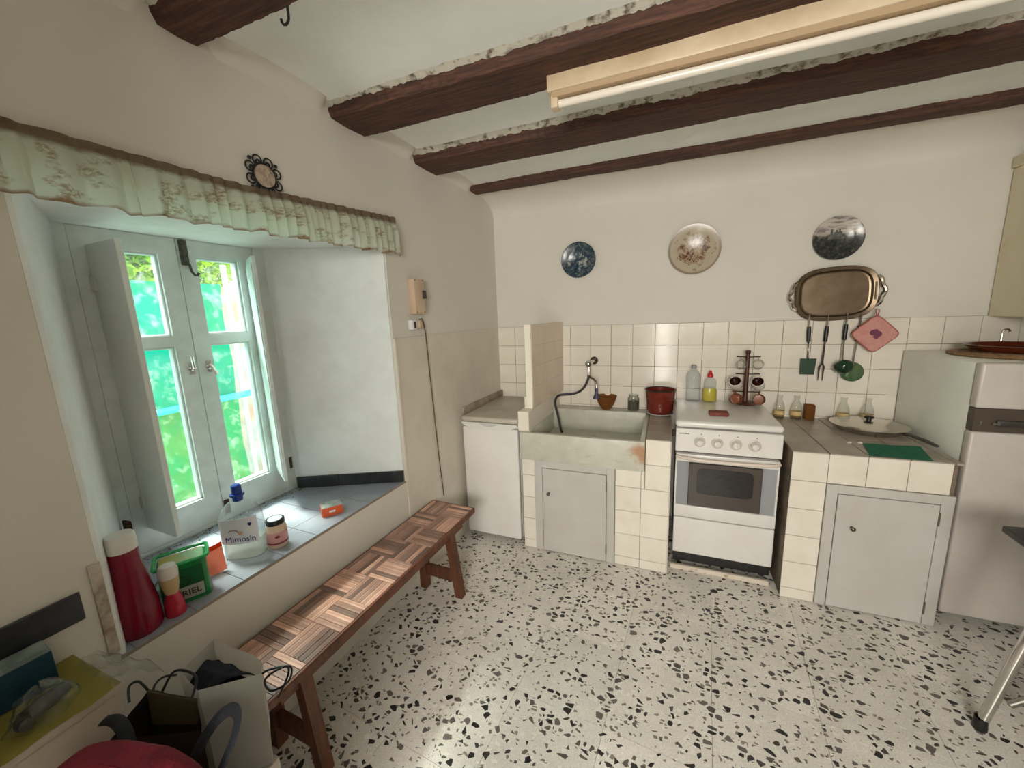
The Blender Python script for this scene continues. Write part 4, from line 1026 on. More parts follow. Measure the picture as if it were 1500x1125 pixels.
for (dx, dz, r, h, m_, mi_, lab, yw) in (
        (-0.050, 0.252, 0.030, 0.055, clear_m, clear_m, 'small clear glass cup on the top left arm of the mug tree', 0.15),
        (0.048, 0.252, 0.030, 0.055, clear_m, clear_m, 'small clear glass cup on the top right arm of the mug tree', -0.15),
        (-0.058, 0.122, 0.035, 0.064, white_mug, mug_in, 'white mug with dark brown inside on the middle left arm of the mug tree', -0.35),
        (0.062, 0.122, 0.035, 0.064, white_mug, mug_in, 'white mug with dark brown inside on the middle right arm of the mug tree', -0.35),
        (-0.068, 0.034, 0.034, 0.05, brown_mug, brown_in, 'brown cup low on the left side of the mug tree', 0.15),
        (0.066, 0.034, 0.034, 0.05, brown_mug, brown_in, 'brown cup low on the right side of the mug tree', -0.15)):
    mug(lab, TX + dx, ZL + dz, r, h, m_, mi_, yw, R(52) if m_ is white_mug else R(72))

# ------------------------------------------------------------------ tiled cabinet (right)
cc = thing('tiled_cabinet', 'white tiled masonry cabinet with a painted door between stove and fridge', 'cabinet', (2.175, -0.35, 0.0))
bb = B()
bb.box(1.872, 2.020, YF, -0.01, 0.0, 0.655); bb.box(1.872, 2.480, YF, -0.01, 0.655, 0.800); bb.box(2.02, 2.48, -0.05, -0.01, 0, 0.655); bb.box(2.455, 2.48, YF + 0.02, -0.01, 0, 0.655)
obj('masonry', bb, mat('dirty_render', srgb(128, 112, 96), 0.8, col2=srgb(92, 76, 62), nscale=8), cc)
for k in range(4): tile_piece(cc, 1.8702 + 0.1484 * k, 1.8702 + 0.1484 * (k + 1), 0.6587, 0.806, YF)
for k in range(5): tile_piece(cc, 1.8702, 2.018, zr[k], zr[k + 1], YF)
for a in range(5):
    for q in range(5):
        x0, x1 = 1.870 + 0.150 * a, min(2.50, 2.018 + 0.150 * a)
        if x1 - x0 > 0.01: obj('worktop_tile', B().box(x0 + 0.0012, x1 - 0.0012, -0.70 + 0.138 * q + .0012, -0.562 + 0.138 * q - .0012, 0.800, 0.810, 0.0012, 1), tile_d, cc)
cup_door(cc, 2.020, 2.484, 0.657, 2.066, 2.437, 0.612, 2.131, 0.450)

ZC = 0.810
# frying pan with a lid
pn = thing('frying_pan', 'steel frying pan with a dark handle on the right worktop', 'pan', (2.335, -0.230, ZC))
obj('pan_body', B().lathe([(0, 0), (0.130, 0.0), (0.138, 0.004), (0.158, 0.030), (0.165, 0.032), (0.163, 0.029), (0.140, 0.010), (0, 0.006)], (2.335, -0.230, ZC), 44), steel, pn)
dh = Vector((0.23, -0.97, 0)).normalized()
p0 = Vector((2.335, -0.230, ZC + 0.024)) + Vector((0.100, -0.110, 0))
obj('handle', B().tube([p0, p0 + dh * 0.05 + Vector((0, 0, .006)), p0 + dh * 0.13 + Vector((0, 0, .006)), p0 + dh * 0.20], [0.010, 0.012, 0.013, 0.010], 10, flat=0.6), dark_pl, pn)
ld = thing('pan_lid', 'shallow steel pan lid with a black knob on the frying pan', 'lid', (2.335, -0.230, ZC + 0.032))
lid_m = mat('lid_metal', srgb(206, 200, 190), 0.22, 1.0)
obj('cover', B().lathe([(0.160, 0.0005), (0.170, 0.002), (0.170, 0.006), (0.150, 0.012), (0.142, 0.012), (0.10, 0.020), (0.04, 0.026), (0, 0.027)], (2.335, -0.230, ZC + 0.032), 48), lid_m, ld)
obj('knob', B().lathe([(0.012, 0.026), (0.012, 0.034), (0.022, 0.040), (0.022, 0.048), (0.014, 0.053), (0, 0.053)], (2.335, -0.230, ZC + 0.032), 20), black_pl, ld)
def clothf(u, v):
    a = Vector((2.215, -0.500)).lerp(Vector((2.445, -0.488)), u); b_ = Vector((2.172, -0.690)).lerp(Vector((2.392, -0.702)), u); q = a.lerp(b_, v)
    return (q.x, q.y, ZC + 0.002 + 0.0012 * (1 + math.sin(u * 9 + v * 5)))
one('green_cloth', B().grid(clothf, 20, 16, -0.0015), mat('green_cloth_m', srgb(78, 164, 134), 0.9, col2=srgb(66, 148, 118), nscale=50, bump=0.4, bscale=120), 'green cleaning cloth spread on the right worktop edge', 'cloth', (2.31, -0.6, ZC))
for x_, y_, lab_ in ((2.162, -0.500, 'tiny white crumb of foam on the worktop, the one farther left of the green cloth'), (2.208, -0.492, 'tiny white crumb of foam touching the corner of the green cloth')):
    one('foam_crumb', B().lathe([(0, 0), (0.007, 0.0), (0.008, 0.003), (0.005, 0.006), (0, 0.007)], (x_, y_, ZC), 10, sx=1.3), label_w, lab_, 'crumb', (x_, y_, ZC), 'foam crumbs on the worktop')
# oil and vinegar bottles
def vinegar(x, label):
    t = thing('small_bottle', label, 'bottle', (x, -0.050, ZC), group='small glass bottles on the right worktop')
    obj('glass', B().lathe([(0, 0), (0.028, 0.0), (0.030, 0.006), (0.030, 0.065), (0.026, 0.088), (0.014, 0.118), (0.012, 0.128), (0.015, 0.136), (0.015, 0.148), (0.011, 0.148)], (x, -0.050, ZC), 22), clear_m, t)
    obj('label_band', B().lathe([(0.0305, 0.026), (0.0309, 0.027), (0.0309, 0.050), (0.0305, 0.051)], (x, -0.050, ZC), 22), mat('pale_gold_label', srgb(214, 186, 130), 0.5) if 'pale_gold_label' not in bpy.data.materials else bpy.data.materials['pale_gold_label'], t)
    obj('oil', B().lathe([(0, 0.003), (0.027, 0.004), (0.0275, 0.040), (0, 0.041)], (x, -0.050, ZC), 18), glass('straw_oil', (0.90, 0.78, 0.50, 1), 0.15, (0.8, 0.62, 0.32, 1)) if 'straw_oil' not in bpy.data.materials else bpy.data.materials['straw_oil'], t)
    return t
vinegar(1.952, 'small clear bottle next to the stove, first of four by the tiles')
vinegar(2.043, 'small clear bottle standing left of the amber jar')
vinegar(2.280, 'small clear bottle right of the amber jar, behind the pan lid')
vinegar(2.395, 'small clear bottle nearest the fridge, behind the pan lid knob')
aj = thing('amber_jar', 'small square amber glass jar between the small bottles', 'jar', (2.112, -0.045, ZC))
obj('glass', B().lathe([(0, 0), (0.026, 0.0), (0.028, 0.005), (0.028, 0.085), (0.027, 0.092), (0.025, 0.092), (0.026, 0.006), (0, 0.004)], (2.112, -0.045, ZC), 24, pw=0.5), amber_m, aj)
obj('spice', B().lathe([(0, 0.005), (0.0245, 0.006), (0.0245, 0.07), (0, 0.072)], (2.112, -0.045, ZC), 24, pw=0.5), mat('spice', srgb(140, 86, 30), 0.8), aj)

# ------------------------------------------------------------------ fridge
fg = thing('fridge', 'old white fridge with a dark handle strip at the right end of the kitchen run', 'fridge', (2.81, -0.33, 0.0))
obj('body', B().box(2.530, 3.08, -0.595, -0.03, 0.035, 1.243, 0.006), enamel_side, fg)
obj('lower_door', B().box(2.526, 3.084, -0.648, -0.602, 0.045, 0.944, 0.010, 3), fridge_m, fg)
obj('upper_door', B().box(2.526, 3.084, -0.648, -0.602, 1.050, 1.246, 0.010, 3), fridge_m, fg)
hs = obj('handle_strip', B().box(2.530, 3.080, -0.640, -0.602, 0.946, 1.048), mat('strip_brown', srgb(84, 74, 64), 0.4), fg)
obj('grip', B().box(2.60, 3.0, -0.652, -0.636, 0.972, 1.000, 0.004), dark_pl, hs)
obj('catch', B().box(2.548, 2.556, -0.645, -0.639, 0.970, 0.992, 0.001, 1), chrome, hs)
obj('catch', B().box(2.585, 2.61, -0.6545, -0.65, 0.980, 0.990, 0.001, 1), chrome, hs)
fe = B()
for x in (2.58, 3.03):
    for y in (-0.56, -0.08): fe.lathe([(0, 0), (0.02, 0), (0.02, 0.036), (0, 0.036)], (x, y, 0), 10)
obj('foot', fe, dark_pl, fg)
ms = B().lathe([(0, 0), (0.235, 0), (0.245, 0.006), (0.235, 0.013), (0.20, 0.012), (0, 0.012)], (2.840, -0.31, 1.2435), 48)
mw = thing('wicker_mat', 'round woven wicker mat on top of the fridge', 'mat', (2.840, -0.31, 1.2435))
obj('weave', ms, wicker, mw)
rb_ = B()
for r_ in (0.10, 0.135, 0.17, 0.205, 0.24): rb_.tube([(2.840 + r_ * math.cos(t * PI / 24), -0.31 + r_ * math.sin(t * PI / 24), 1.2555 - (0.004 if r_ > 0.23 else 0)) for t in range(48)], 0.005, 6, True)
obj('coil', rb_, wicker, mw)
one('clay_dish', B().lathe([(0, 0), (0.15, 0.0), (0.175, 0.010), (0.195, 0.030), (0.200, 0.034), (0.192, 0.034), (0.170, 0.014), (0, 0.008)], (2.850, -0.31, 1.2605), 48), clay, 'brown glazed clay dish on the wicker mat on the fridge', 'dish', (2.850, -0.31, 1.2605))
one('wall_hook_rod', B().tube([(2.930, -0.012, 1.24)] + [(2.930, -0.014, 1.24 + 0.012 * k) for k in range(1, 9)] + [(2.944 - 0.014 * math.cos(t), -0.016, 1.335 + 0.016 * math.sin(t)) for t in (0.3, 0.9, 1.5, 2.1, 2.7, 3.4)], [0.006] * 5 + [0.005] * 4 + [0.0045] * 6, 8), steel, 'thin metal rod with a curled hook tip standing behind the clay dish', 'hook', (2.930, -0.012, 1.243))

# wall cupboard at the right edge
wc = thing('wall_cupboard', 'cream wall cupboard at the upper right corner above the fridge', 'cupboard', (2.96, -0.7, 1.41))
cream_w = mat('cream_laminate', srgb(222, 212, 184), 0.5, col2=srgb(214, 203, 172), nscale=4)
obj('case', B().box(2.885, 3.118, -1.30, -0.004, 1.415, 2.180, 0.003, 1), cream_w, wc)
obj('door', B().box(2.865, 2.884, -0.645, -0.008, 1.420, 2.150, 0.003, 1), cream_w, wc)
obj('door', B().box(2.865, 2.884, -1.296, -0.652, 1.420, 2.150, 0.003, 1), cream_w, wc)
obj('cornice', B().box(2.855, 3.118, -1.31, -0.004, 2.150, 2.205, 0.006), cream_w, wc)

# ------------------------------------------------------------------ bench
bn = thing('parquet_bench', 'long low wooden bench with a parquet block top under the window', 'bench', WP(1.66, 0.16, 0.0), RZ)
bs0, bs1, bi0, bi1, bz = 1.045, 2.292, 0.018, 0.310, 0.430
obj('top_board', B().box(bs0, bs1, bi0, bi1, bz - 0.032, bz - 0.006, 0.003, 1), bench_m, bn, W)
eb = B()
for a in ((bs0, bs1, bi1 - 0.010, bi1), (bs0, bs1, bi0, bi0 + 0.008), (bs0, bs0 + 0.010, bi0 + 0.008, bi1 - 0.010), (bs1 - 0.010, bs1, bi0 + 0.008, bi1 - 0.010)): eb.box(a[0], a[1], a[2], a[3], bz - 0.006, bz - 0.001, 0.0015, 1)
obj('edging', eb, bench_r, bn, W)
nb = 9; bl = (bs1 - bs0 - 0.02) / nb; bwid = (bi1 - bi0 - 0.018) / 2; rd = random.Random(4)
slat_a = slat_b = None
ML = WMAT[bn.name].inverted() @ W
for k in range(nb):
    for q in range(2):
        s_ = bs0 + 0.010 + k * bl; i_ = bi0 + 0.008 + q * bwid
        for n_ in range(6):
            if (k + q) % 2 == 0:   # slats run along the bench
                c0 = (s_ + bl / 2, i_ + bwid * (n_ + 0.5) / 6); hx, hy = bl / 2 - 0.0006, bwid / 12 - 0.0006
            else:
                c0 = (s_ + bl * (n_ + 0.5) / 6, i_ + bwid / 2); hx, hy = bl / 12 - 0.0006, bwid / 2 - 0.0006
            key = (k + q) % 2
            if key == 0 and slat_a is None:
                o = obj('slat', B().box(-hx, hx, -hy, hy, -0.003, 0.003, 0.0008, 1), slat_m); slat_a = o.data; o.parent = bn
            elif key == 1 and slat_b is None:
                bb_ = B().box(-hy, hy, -hx, hx, -0.003, 0.003, 0.0008, 1)
                o = obj('slat', bb_, slat_m); slat_b = o.data; o.parent = bn
            else:
                o = bpy.data.objects.new('slat', slat_a if key == 0 else slat_b); C.objects.link(o); o.parent = bn
            o.location = ML @ Vector((c0[0], c0[1], bz - 0.003 + rd.uniform(-0.0006, 0.0006)))
            o.rotation_euler = (0, 0, 0 if key == 0 else PI / 2)
            WMAT[o.name] = Matrix.Identity(4)
for i0, i1 in ((0.245, 0.265), (0.060, 0.080)): obj('rail', B().box(bs0 + 0.07, bs1 - 0.07, i0, i1, bz - 0.095, bz - 0.032, 0.002, 1), bench_r, bn, W)
for s_ in (1.245, 2.140):
    for it, ib in ((0.255, 0.305), (0.085, 0.070)):
        hw = 0.021
        vs = [(s_ + a * hw, ib + c_ * hw, 0) for a, c_ in ((-1, -1), (1, -1), (1, 1), (-1, 1))] + [(s_ + a * hw, it + c_ * hw, bz - 0.032) for a, c_ in ((-1, -1), (1, -1), (1, 1), (-1, 1))]
        obj('leg', B().mesh(vs, [(0, 1, 2, 3), (4, 5, 6, 7), (0, 1, 5, 4), (1, 2, 6, 5), (2, 3, 7, 6), (3, 0, 4, 7)]), bench_m, bn, W)
    obj('stretcher', B().box(s_ - 0.012, s_ + 0.012, 0.09, 0.283, 0.085, 0.150, 0.002, 1), bench_m, bn, W)

# ------------------------------------------------------------------ things on the window sill
SZ = ZS
rbm = mat('crimson_bottle', srgb(132, 10, 42), 0.25, col2=srgb(116, 8, 36), nscale=5)
rb1 = thing('red_bottle', 'tall crimson bottle with a white cap at the left end of the window sill', 'bottle', (-0.166, -2.379, SZ))
obj('body', B().lathe([(0, 0), (0.050, 0.0), (0.055, 0.010), (0.053, 0.08), (0.042, 0.16), (0.034, 0.22), (0.033, 0.262), (0, 0.264)], (-0.166, -2.379, SZ), 30), rbm, rb1)
obj('cap', B().lathe([(0.034, 0.262), (0.034, 0.304), (0.030, 0.310), (0, 0.311)], (-0.166, -2.379, SZ), 26), mat('white_cap', srgb(226, 222, 214), 0.4), rb1)
rb2 = thing('small_red_bottle', 'small clear bottle with red liquid and a white cap beside the tall crimson bottle', 'bottle', (-0.137, -2.302, SZ))
obj('body', B().lathe([(0, 0), (0.025, 0.0), (0.027, 0.006), (0.024, 0.045), (0.016, 0.075), (0.022, 0.11), (0.022, 0.128)], (-0.137, -2.302, SZ), 20), mat('pinkish_red', srgb(186, 40, 60), 0.2), rb2)
obj('collar', B().lathe([(0.0165, 0.074), (0.022, 0.10), (0.024, 0.128), (0, 0.128)], (-0.137, -2.302, SZ), 20), mat('cream_collar', srgb(206, 180, 130), 0.4), rb2)
obj('cap', B().lathe([(0.024, 0.128), (0.025, 0.150), (0.020, 0.166), (0, 0.170)], (-0.137, -2.302, SZ), 20), bpy.data.materials['white_cap'], rb2)
# green laundry box
gd = Vector((0.049, 0.090, 0)).normalized()
GM = frame((-0.146, -2.263, SZ), gd, (-gd.y, gd.x, 0))     # x along the front, y to the back
gb = thing('green_box', 'green plastic laundry capsule tub with open lid rim on the window sill', 'tub', (-0.18, -2.23, SZ))
grn = mat('green_plastic', srgb(10, 130, 62), 0.3); grd = mat('dark_green_print', srgb(14, 92, 52), 0.4)
t = B().prism([(x, y + 0.055) for x, y in superell(0.062, 0.045, 8, 40)], 0.0, 0.135, 0.002)
obj('tub', t, grn, gb, GM)
rim = B().tube([(x, y + 0.055, 0.142) for x, y in superell(0.068, 0.051, 8, 40)], 0.006, 8, True)
obj('rim', rim, mat('bright_green', srgb(20, 164, 84), 0.25), gb, GM)
obj('lid_panel', B().prism([(x, y + 0.055) for x, y in superell(0.056, 0.040, 8, 40)], 0.135, 0.139), mat('printed_lid', srgb(150, 190, 150), 0.35, col2=srgb(190, 170, 70), nscale=14), gb, GM)
GF = GM @ frame((0, 0.0095, 0.0), (1, 0, 0), (0, 0, 1))
obj('front_print', B().box(-0.055, 0.050, 0.010, 0.118, 0.0, 0.0012), grd, gb, GF)
obj('name_patch', B().box(-0.044, 0.046, 0.014, 0.056, 0.001, 0.0020), mat('patch_grey', srgb(166, 172, 156), 0.5), gb, GF)
obj('ring_mark', B().tube([(-0.010 + 0.026 * math.cos(t * PI / 12), 0.076 + 0.017 * math.sin(t * PI / 12), 0.002) for t in range(24)], 0.0022, 6, True), mat('ring_dark', srgb(28, 70, 46), 0.4), gb, GF)
text('ARIEL', 0.027, GF @ Matrix.Translation((0.004, 0.034, 0.0024)), ink_k, gb, bold=0.0004)
# softener bottle
bd_ = Vector((0.119, 0.072, 0)).normalized()
MB = frame((-0.232, -2.012, SZ), bd_, (-bd_.y, bd_.x, 0))
sf = thing('softener_bottle', 'big clear fabric softener bottle with a blue cap and white label on the sill', 'bottle', (-0.235, -2.012, SZ))
prof = [(0, 0), (0.066, 0.0), (0.072, 0.008), (0.071, 0.06), (0.074, 0.13), (0.072, 0.165), (0.060, 0.197), (0.040, 0.218), (0.020, 0.228), (0.016, 0.232)]
obj('body', B().lathe(prof, n=36, sy=0.58, pw=0.72), pet_m, sf, MB)
obj('liquid', B().lathe([(0, 0.003), (0.064, 0.004), (0.069, 0.010), (0.068, 0.06), (0.069, 0.075), (0, 0.076)], n=32, sy=0.56, pw=0.72), glass('milky_liquid', (0.86, 0.84, 0.80, 1), 0.42, (0.72, 0.70, 0.64, 1), 0.1), sf, MB)
cap = B().lathe([(0.017, 0.226), (0.018, 0.246), (0.024, 0.247), (0.024, 0.254), (0.017, 0.255), (0.0165, 0.286), (0.012, 0.290), (0, 0.290)], n=22)
obj('cap', cap, mat('blue_cap', srgb(22, 62, 150), 0.35), sf, MB)
def lab(u, v):
    a = -PI / 2 - 1.02 + 2.04 * u
    ca, sa = math.cos(a), math.sin(a); pw = 0.72
    ca = math.copysign(abs(ca) ** pw, ca); sa = math.copysign(abs(sa) ** pw, sa)
    z = 0.068 + (0.096 + 0.010 * u) * v; r = 0.0742
    return (r * ca, (r * 0.58 + 0.0006) * sa, z)
obj('label', B().grid(lab, 24, 6), label_w, sf, MB)
LF = MB @ frame((0, -0.0449, 0), (1, 0, 0), (0, 0, 1))
text('Mimosin', 0.031, LF @ Matrix.Translation((0.010, 0.088, 0)), ink_b, sf)
ms_ = B(); ms_.tube([(-0.012 + 0.016 * math.cos(t), 0.116 + 0.010 * math.sin(t), 0) for t in [0.3 * k for k in range(10)]], 0.0018, 6)
obj('label_swirl', ms_, mat('swirl_mauve', srgb(150, 110, 120), 0.5), sf, LF)
obj('label_shield', B().prism([(0.040, 0.150), (0.052, 0.150), (0.052, 0.142), (0.046, 0.136), (0.040, 0.142)], -0.002, 0.001), ink_b, sf, MB @ frame((0.0, -0.040, 0), (1, 0, 0), (0, 0, 1)))
obj('label_face', B().lathe([(0, 0.0012), (0.008, 0.001), (0.008, 0)], (0.012, 0.112, 0), 14), mat('peach_print', srgb(226, 176, 146), 0.5), sf, LF)
# round tablet jar
pj = thing('cream_jar', 'round cream plastic jar with a black lid and pink label on the sill', 'jar', (-0.172, -1.925, SZ))
obj('body', B().lathe([(0, 0), (0.034, 0.0), (0.037, 0.005), (0.037, 0.078), (0.030, 0.090), (0.030, 0.095), (0, 0.095)], (-0.172, -1.925, SZ), 28), mat('cream_plastic', srgb(216, 190, 164), 0.35), pj)
obj('label', B().lathe([(0.0374, 0.014), (0.0378, 0.015), (0.0378, 0.066), (0.0374, 0.067)], (-0.172, -1.925, SZ), 28), mat('pink_label', srgb(206, 150, 150), 0.5), pj)
obj('label_stripe', B().lathe([(0.0379, 0.018), (0.0382, 0.0185), (0.0382, 0.024), (0.0379, 0.0245)], (-0.172, -1.925, SZ), 28), mat('maroon', srgb(120, 40, 50), 0.5), pj)
jd = Vector((1.442, -0.97, 0)).normalized()
obj('label_spot', B().lathe([(0, 0.001), (0.009, 0.0008), (0.009, 0)], (0, 0, 0), 14, sy=0.65), bpy.data.materials['maroon'], pj, frame(Vector((-0.172, -1.925, SZ + 0.050)) + jd * 0.0378, (-jd.y, jd.x, 0), (0, 0, 1)))
obj('lid', B().lathe([(0.0335, 0.095), (0.034, 0.110), (0.032, 0.114), (0, 0.114)], (-0.172, -1.925, SZ), 28), black_pl, pj)
obj('lid_sticker', B().lathe([(0, 0.1148), (0.026, 0.1146), (0.026, 0.114)], (-0.172, -1.925, SZ), 24), label_w, pj)
# small orange box
od = Vector((0.35, 0.5, 0)).normalized()
OM = frame((-0.168, -1.655, SZ), od, (-od.y, od.x, 0))
ob = thing('orange_box', 'small orange cardboard box with a silver top lying on the sill', 'box', (-0.168, -1.655, SZ))
obj('carton', B().box(-0.044, 0.044, -0.034, 0.034, 0.0, 0.042, 0.001, 1), mat('orange_card', srgb(226, 96, 48), 0.45), ob, OM)
obj('top_print', B().box(-0.043, 0.043, -0.033, 0.033, 0.042, 0.0428), mat('silver_print', srgb(176, 182, 178), 0.35, col2=srgb(110, 120, 118), nscale=26), ob, OM)
obj('side_mark', B().box(-0.014, 0.012, -0.0346, -0.034, 0.016, 0.026), label_w, ob, OM)
# clear bag with an orange sheet behind the tub
pb = thing('clear_bag', 'crumpled clear plastic bag with an orange printed sheet between tub and bottle', 'bag', (-0.265, -2.15, SZ))
def bagf(cx, cy, rx, ry, h, seed, ang=0.0, z0=SZ):
    def f(u, v):
        a = 2 * PI * u; e = math.sin(PI * min(1, v * 0.52 + 0.48)) if v > 0 else 1.0
        rr = (1 - v ** 2.2 * 0.93)
        n_ = 1 + 0.30 * noise.noise(Vector((math.cos(a) * 2.1, math.sin(a) * 2.1, v * 2.5 + seed))) + 0.16 * noise.noise(Vector((math.cos(a) * 6, math.sin(a) * 6, v * 6 + seed)))
        x, y = rx * rr * n_ * math.cos(a), ry * rr * n_ * math.sin(a)
        z = h * v * (1 + 0.25 * noise.noise(Vector((math.cos(a) * 3, math.sin(a) * 3, seed))))
        ca, sa = math.cos(ang), math.sin(ang)
        return (cx + x * ca - y * sa, cy + x * sa + y * ca, z0 + 0.002 + max(0, z))
    return f
obj('film', B().grid(bagf(-0.285, -2.150, 0.080, 0.045, 0.085, 3.0, 1.0), 40, 14), film_m, pb)
def shf(u, v):
    q = Vector((-0.245, -2.195)).lerp(Vector((-0.205, -2.105)), u); n_ = Vector((-0.9, 0.36)) * 0.03 * v
    return (q.x + n_.x, q.y + n_.y, SZ + 0.003 + 0.098 * v + 0.004 * math.sin(u * 7))
obj('orange_sheet', B().grid(shf, 14, 8, 0.001), mat('orange_sheet_m', srgb(244, 156, 130), 0.5, transl=0.45), pb)
obj('orange_band', B().grid(lambda u, v: tuple(Vector(shf(u, 0.84 + 0.16 * v)) + Vector((0.003, -0.001, 0.001))), 14, 2, 0.001), mat('orange_band_m', srgb(238, 92, 20), 0.5), pb)
fo = B().grid(bagf(-0.30, -2.255, 0.035, 0.03, 0.045, 8.0), 26, 10)
one('foil_scrap', fo, mat('foil', srgb(196, 202, 210), 0.3, 0.6), 'crumpled scrap of silver foil behind the green tub', 'foil', (-0.30, -2.255, SZ))

# ------------------------------------------------------------------ lower left corner: low cupboard, bags, boxes
lc = thing('side_cupboard', 'low white cupboard against the left wall in the near corner', 'cupboard', (0.0, -2.79, 0.0))
lw = mat('white_panel', srgb(206, 192, 178), 0.6, col2=srgb(192, 178, 164), nscale=5)
obj('case', B().box(-0.10, 0.118, -3.04, -2.540, 0.05, 0.700, 0.004), lw, lc)
obj('worktop', B().box(-0.10, 0.122, -3.045, -2.535, 0.700, 0.720, 0.003), lw, lc)
obj('plinth', B().box(-0.09, 0.10, -3.03, -2.56, 0.0, 0.05), dark_pl, lc)
def oil(u, v):
    x = -0.098 + 0.224 * u; y = -3.045 + 0.51 * v
    return (x + 0.004 * math.sin(v * 30) * (u > 0.95), y, 0.7225 + 0.0015 * noise.noise(Vector((x * 14, y * 14, 0))))
one('yellow_oilcloth', B().grid(oil, 20, 50, -0.0015), mat('yellow_cloth', srgb(196, 182, 92), 0.5, col2=srgb(186, 172, 84), nscale=6), 'yellow oilcloth covering the low cupboard in the near left corner', 'tablecloth', (0.0, -2.8, 0.721))
bbx = thing('blue_carton', 'dark blue cardboard box with a grey printed top on the yellow oilcloth', 'box', (-0.11, -2.66, 0.7255))
BM = frame((-0.020, -2.640, 0.7245), (-0.10, -1.0, 0), (1.0, -0.10, 0))
obj('carton', B().box(-0.055, 0.20, -0.065, 0.0, 0.0, 0.085, 0.001, 1), mat('blue_card', srgb(14, 58, 76), 0.5, col2=srgb(8, 44, 62), nscale=10), bbx, BM)
obj('lid_print', B().box(-0.054, 0.199, -0.064, -0.001, 0.085, 0.0865), mat('grey_print_top', srgb(118, 132, 128), 0.5, col2=srgb(170, 180, 174), nscale=16), bbx, BM)
cb2 = thing('clear_food_bag', 'crumpled clear plastic bag holding dark items on the yellow oilcloth', 'bag', (0.06, -2.60, 0.7255))
obj('film', B().grid(bagf(0.055, -2.632, 0.048, 0.058, 0.062, 5.0, 0.9, 0.7245), 44, 14), film_m, cb2)
obj('dark_item', B().lathe([(0, -0.045), (0.014, -0.04), (0.018, 0), (0.014, 0.04), (0, 0.045)], (0.060, -2.630, 0.748), 16, Matrix.Rotation(R(80), 4, 'X') @ Matrix.Rotation(0.5, 4, 'Y')), mat('dark_food', srgb(34, 33, 30), 0.6, col2=srgb(56, 54, 46), nscale=30), cb2)
obj('small_item', B().lathe([(0, -0.02), (0.012, -0.016), (0.015, 0), (0.012, 0.016), (0, 0.02)], (0.075, -2.665, 0.742), 14, Matrix.Rotation(R(80), 4, 'Y')), bpy.data.materials['dark_food'], cb2)
# clear sheet draped over the cupboard end
def drape(u, v):
    y = -2.555 + 0.055 * v + 0.035 * u * v; x = -0.03 + 0.175 * u
    z = 0.728 + 0.012 * noise.noise(Vector((u * 5, v * 5, 2))) + 0.010
    if v > 0.78: z -= (v - 0.78) * 0.25
    return (x, y, z)
one('plastic_sheet', B().grid(drape, 24, 24), film_m, 'thin clear plastic sheet lying over the end of the yellow oilcloth', 'plastic sheet', (0.05, -2.56, 0.73))

# paper bags: open top ruled between two outlines
def open_bag(t, top, bot, zt, zb, m, thick=0.0015, n=24, wob=0.004):
    def ring(P, k):
        L_ = len(P); f = k * L_ / n; i = int(f) % L_; q = f - int(f)
        return Vector(P[i]).lerp(Vector(P[(i + 1) % L_]), q)
    def f(u, v):
        k = round(u * n) % n
        a = ring(bot, k); b_ = ring(top, k); q = a.lerp(b_, v)
        w = wob * noise.noise(Vector((q.x * 20, q.y * 20, v * 4)))
        zz = zt[k * len(zt) // n] if isinstance(zt, list) else zt
        return (q.x + w, q.y + w, zb + (zz - zb) * v)
    b = B().grid(f, n, 8, thick)
    P = [ring(bot, k) for k in range(n)]
    b.prism([(q.x, q.y) for q in P], zb, zb + 0.002)
    return obj('paper_body', b, m, t)
wbx = one('white_carton', B().box(0.045, 0.262, -2.425, -2.312, 0.0, 0.285, 0.002, 1), mat('carton_white', srgb(196, 188, 176), 0.6), 'white carton on the floor supporting the white paper bag', 'carton', (0.15, -2.37, 0.0))
wb_ = thing('white_paper_bag', 'open white paper carrier bag with black cord handles at the near end of the bench', 'bag', (0.16, -2.36, 0.287))
top = [(0.062, -2.408), (0.170, -2.424), (0.282, -2.334), (0.255, -2.308), (0.205, -2.300), (0.030, -2.302)]
bot = [(0.062, -2.400), (0.165, -2.418), (0.262, -2.330), (0.240, -2.316), (0.195, -2.314), (0.055, -2.316)]
open_bag(wb_, top, bot, 0.598, 0.287, paper_w)
for P in ([(0.285, -2.332, 0.598), (0.300, -2.318, 0.603), (0.340, -2.290, 0.597), (0.352, -2.312, 0.575), (0.318, -2.338, 0.562), (0.300, -2.335, 0.590), (0.330, -2.300, 0.604), (0.345, -2.302, 0.59), (0.340, -2.335, 0.545)],
          [(0.060, -2.412, 0.594), (0.040, -2.432, 0.600), (0.035, -2.452, 0.590), (0.055, -2.47, 0.565)]):
    obj('cord_handle', B().tube(cr(P), 0.0028, 6), black_pl, wb_)
def blk(u, v):
    a = Vector((0.070, -2.400)).lerp(Vector((0.168, -2.412)), u); b_ = Vector((0.060, -2.312)).lerp(Vector((0.232, -2.318)), u); q = a.lerp(b_, v)
    return (q.x, q.y, 0.545 + 0.030 * math.sin(PI * v) + 0.010 * noise.noise(Vector((u * 4, v * 4, 1))) + 0.012 * u)
bc = B().grid(blk, 16, 16); bc.prism([(0.072, -2.398), (0.166, -2.408), (0.228, -2.325), (0.064, -2.320)], 0.292, 0.545)
one('black_garment', bc, black_cloth, 'folded black garment inside the white paper bag', 'clothing', (0.13, -2.36, 0.291))
br = thing('brown_paper_bag', 'open dark brown paper bag behind the red tote in the near left corner', 'bag', (0.26, -2.53, 0.0))
top = [(0.150, -2.505), (0.290, -2.478), (0.378, -2.520), (0.214, -2.600)]
bot = [(0.160, -2.515), (0.285, -2.490), (0.362, -2.525), (0.220, -2.590)]
open_bag(br, top, bot, 0.680, 0.0, paper_b)
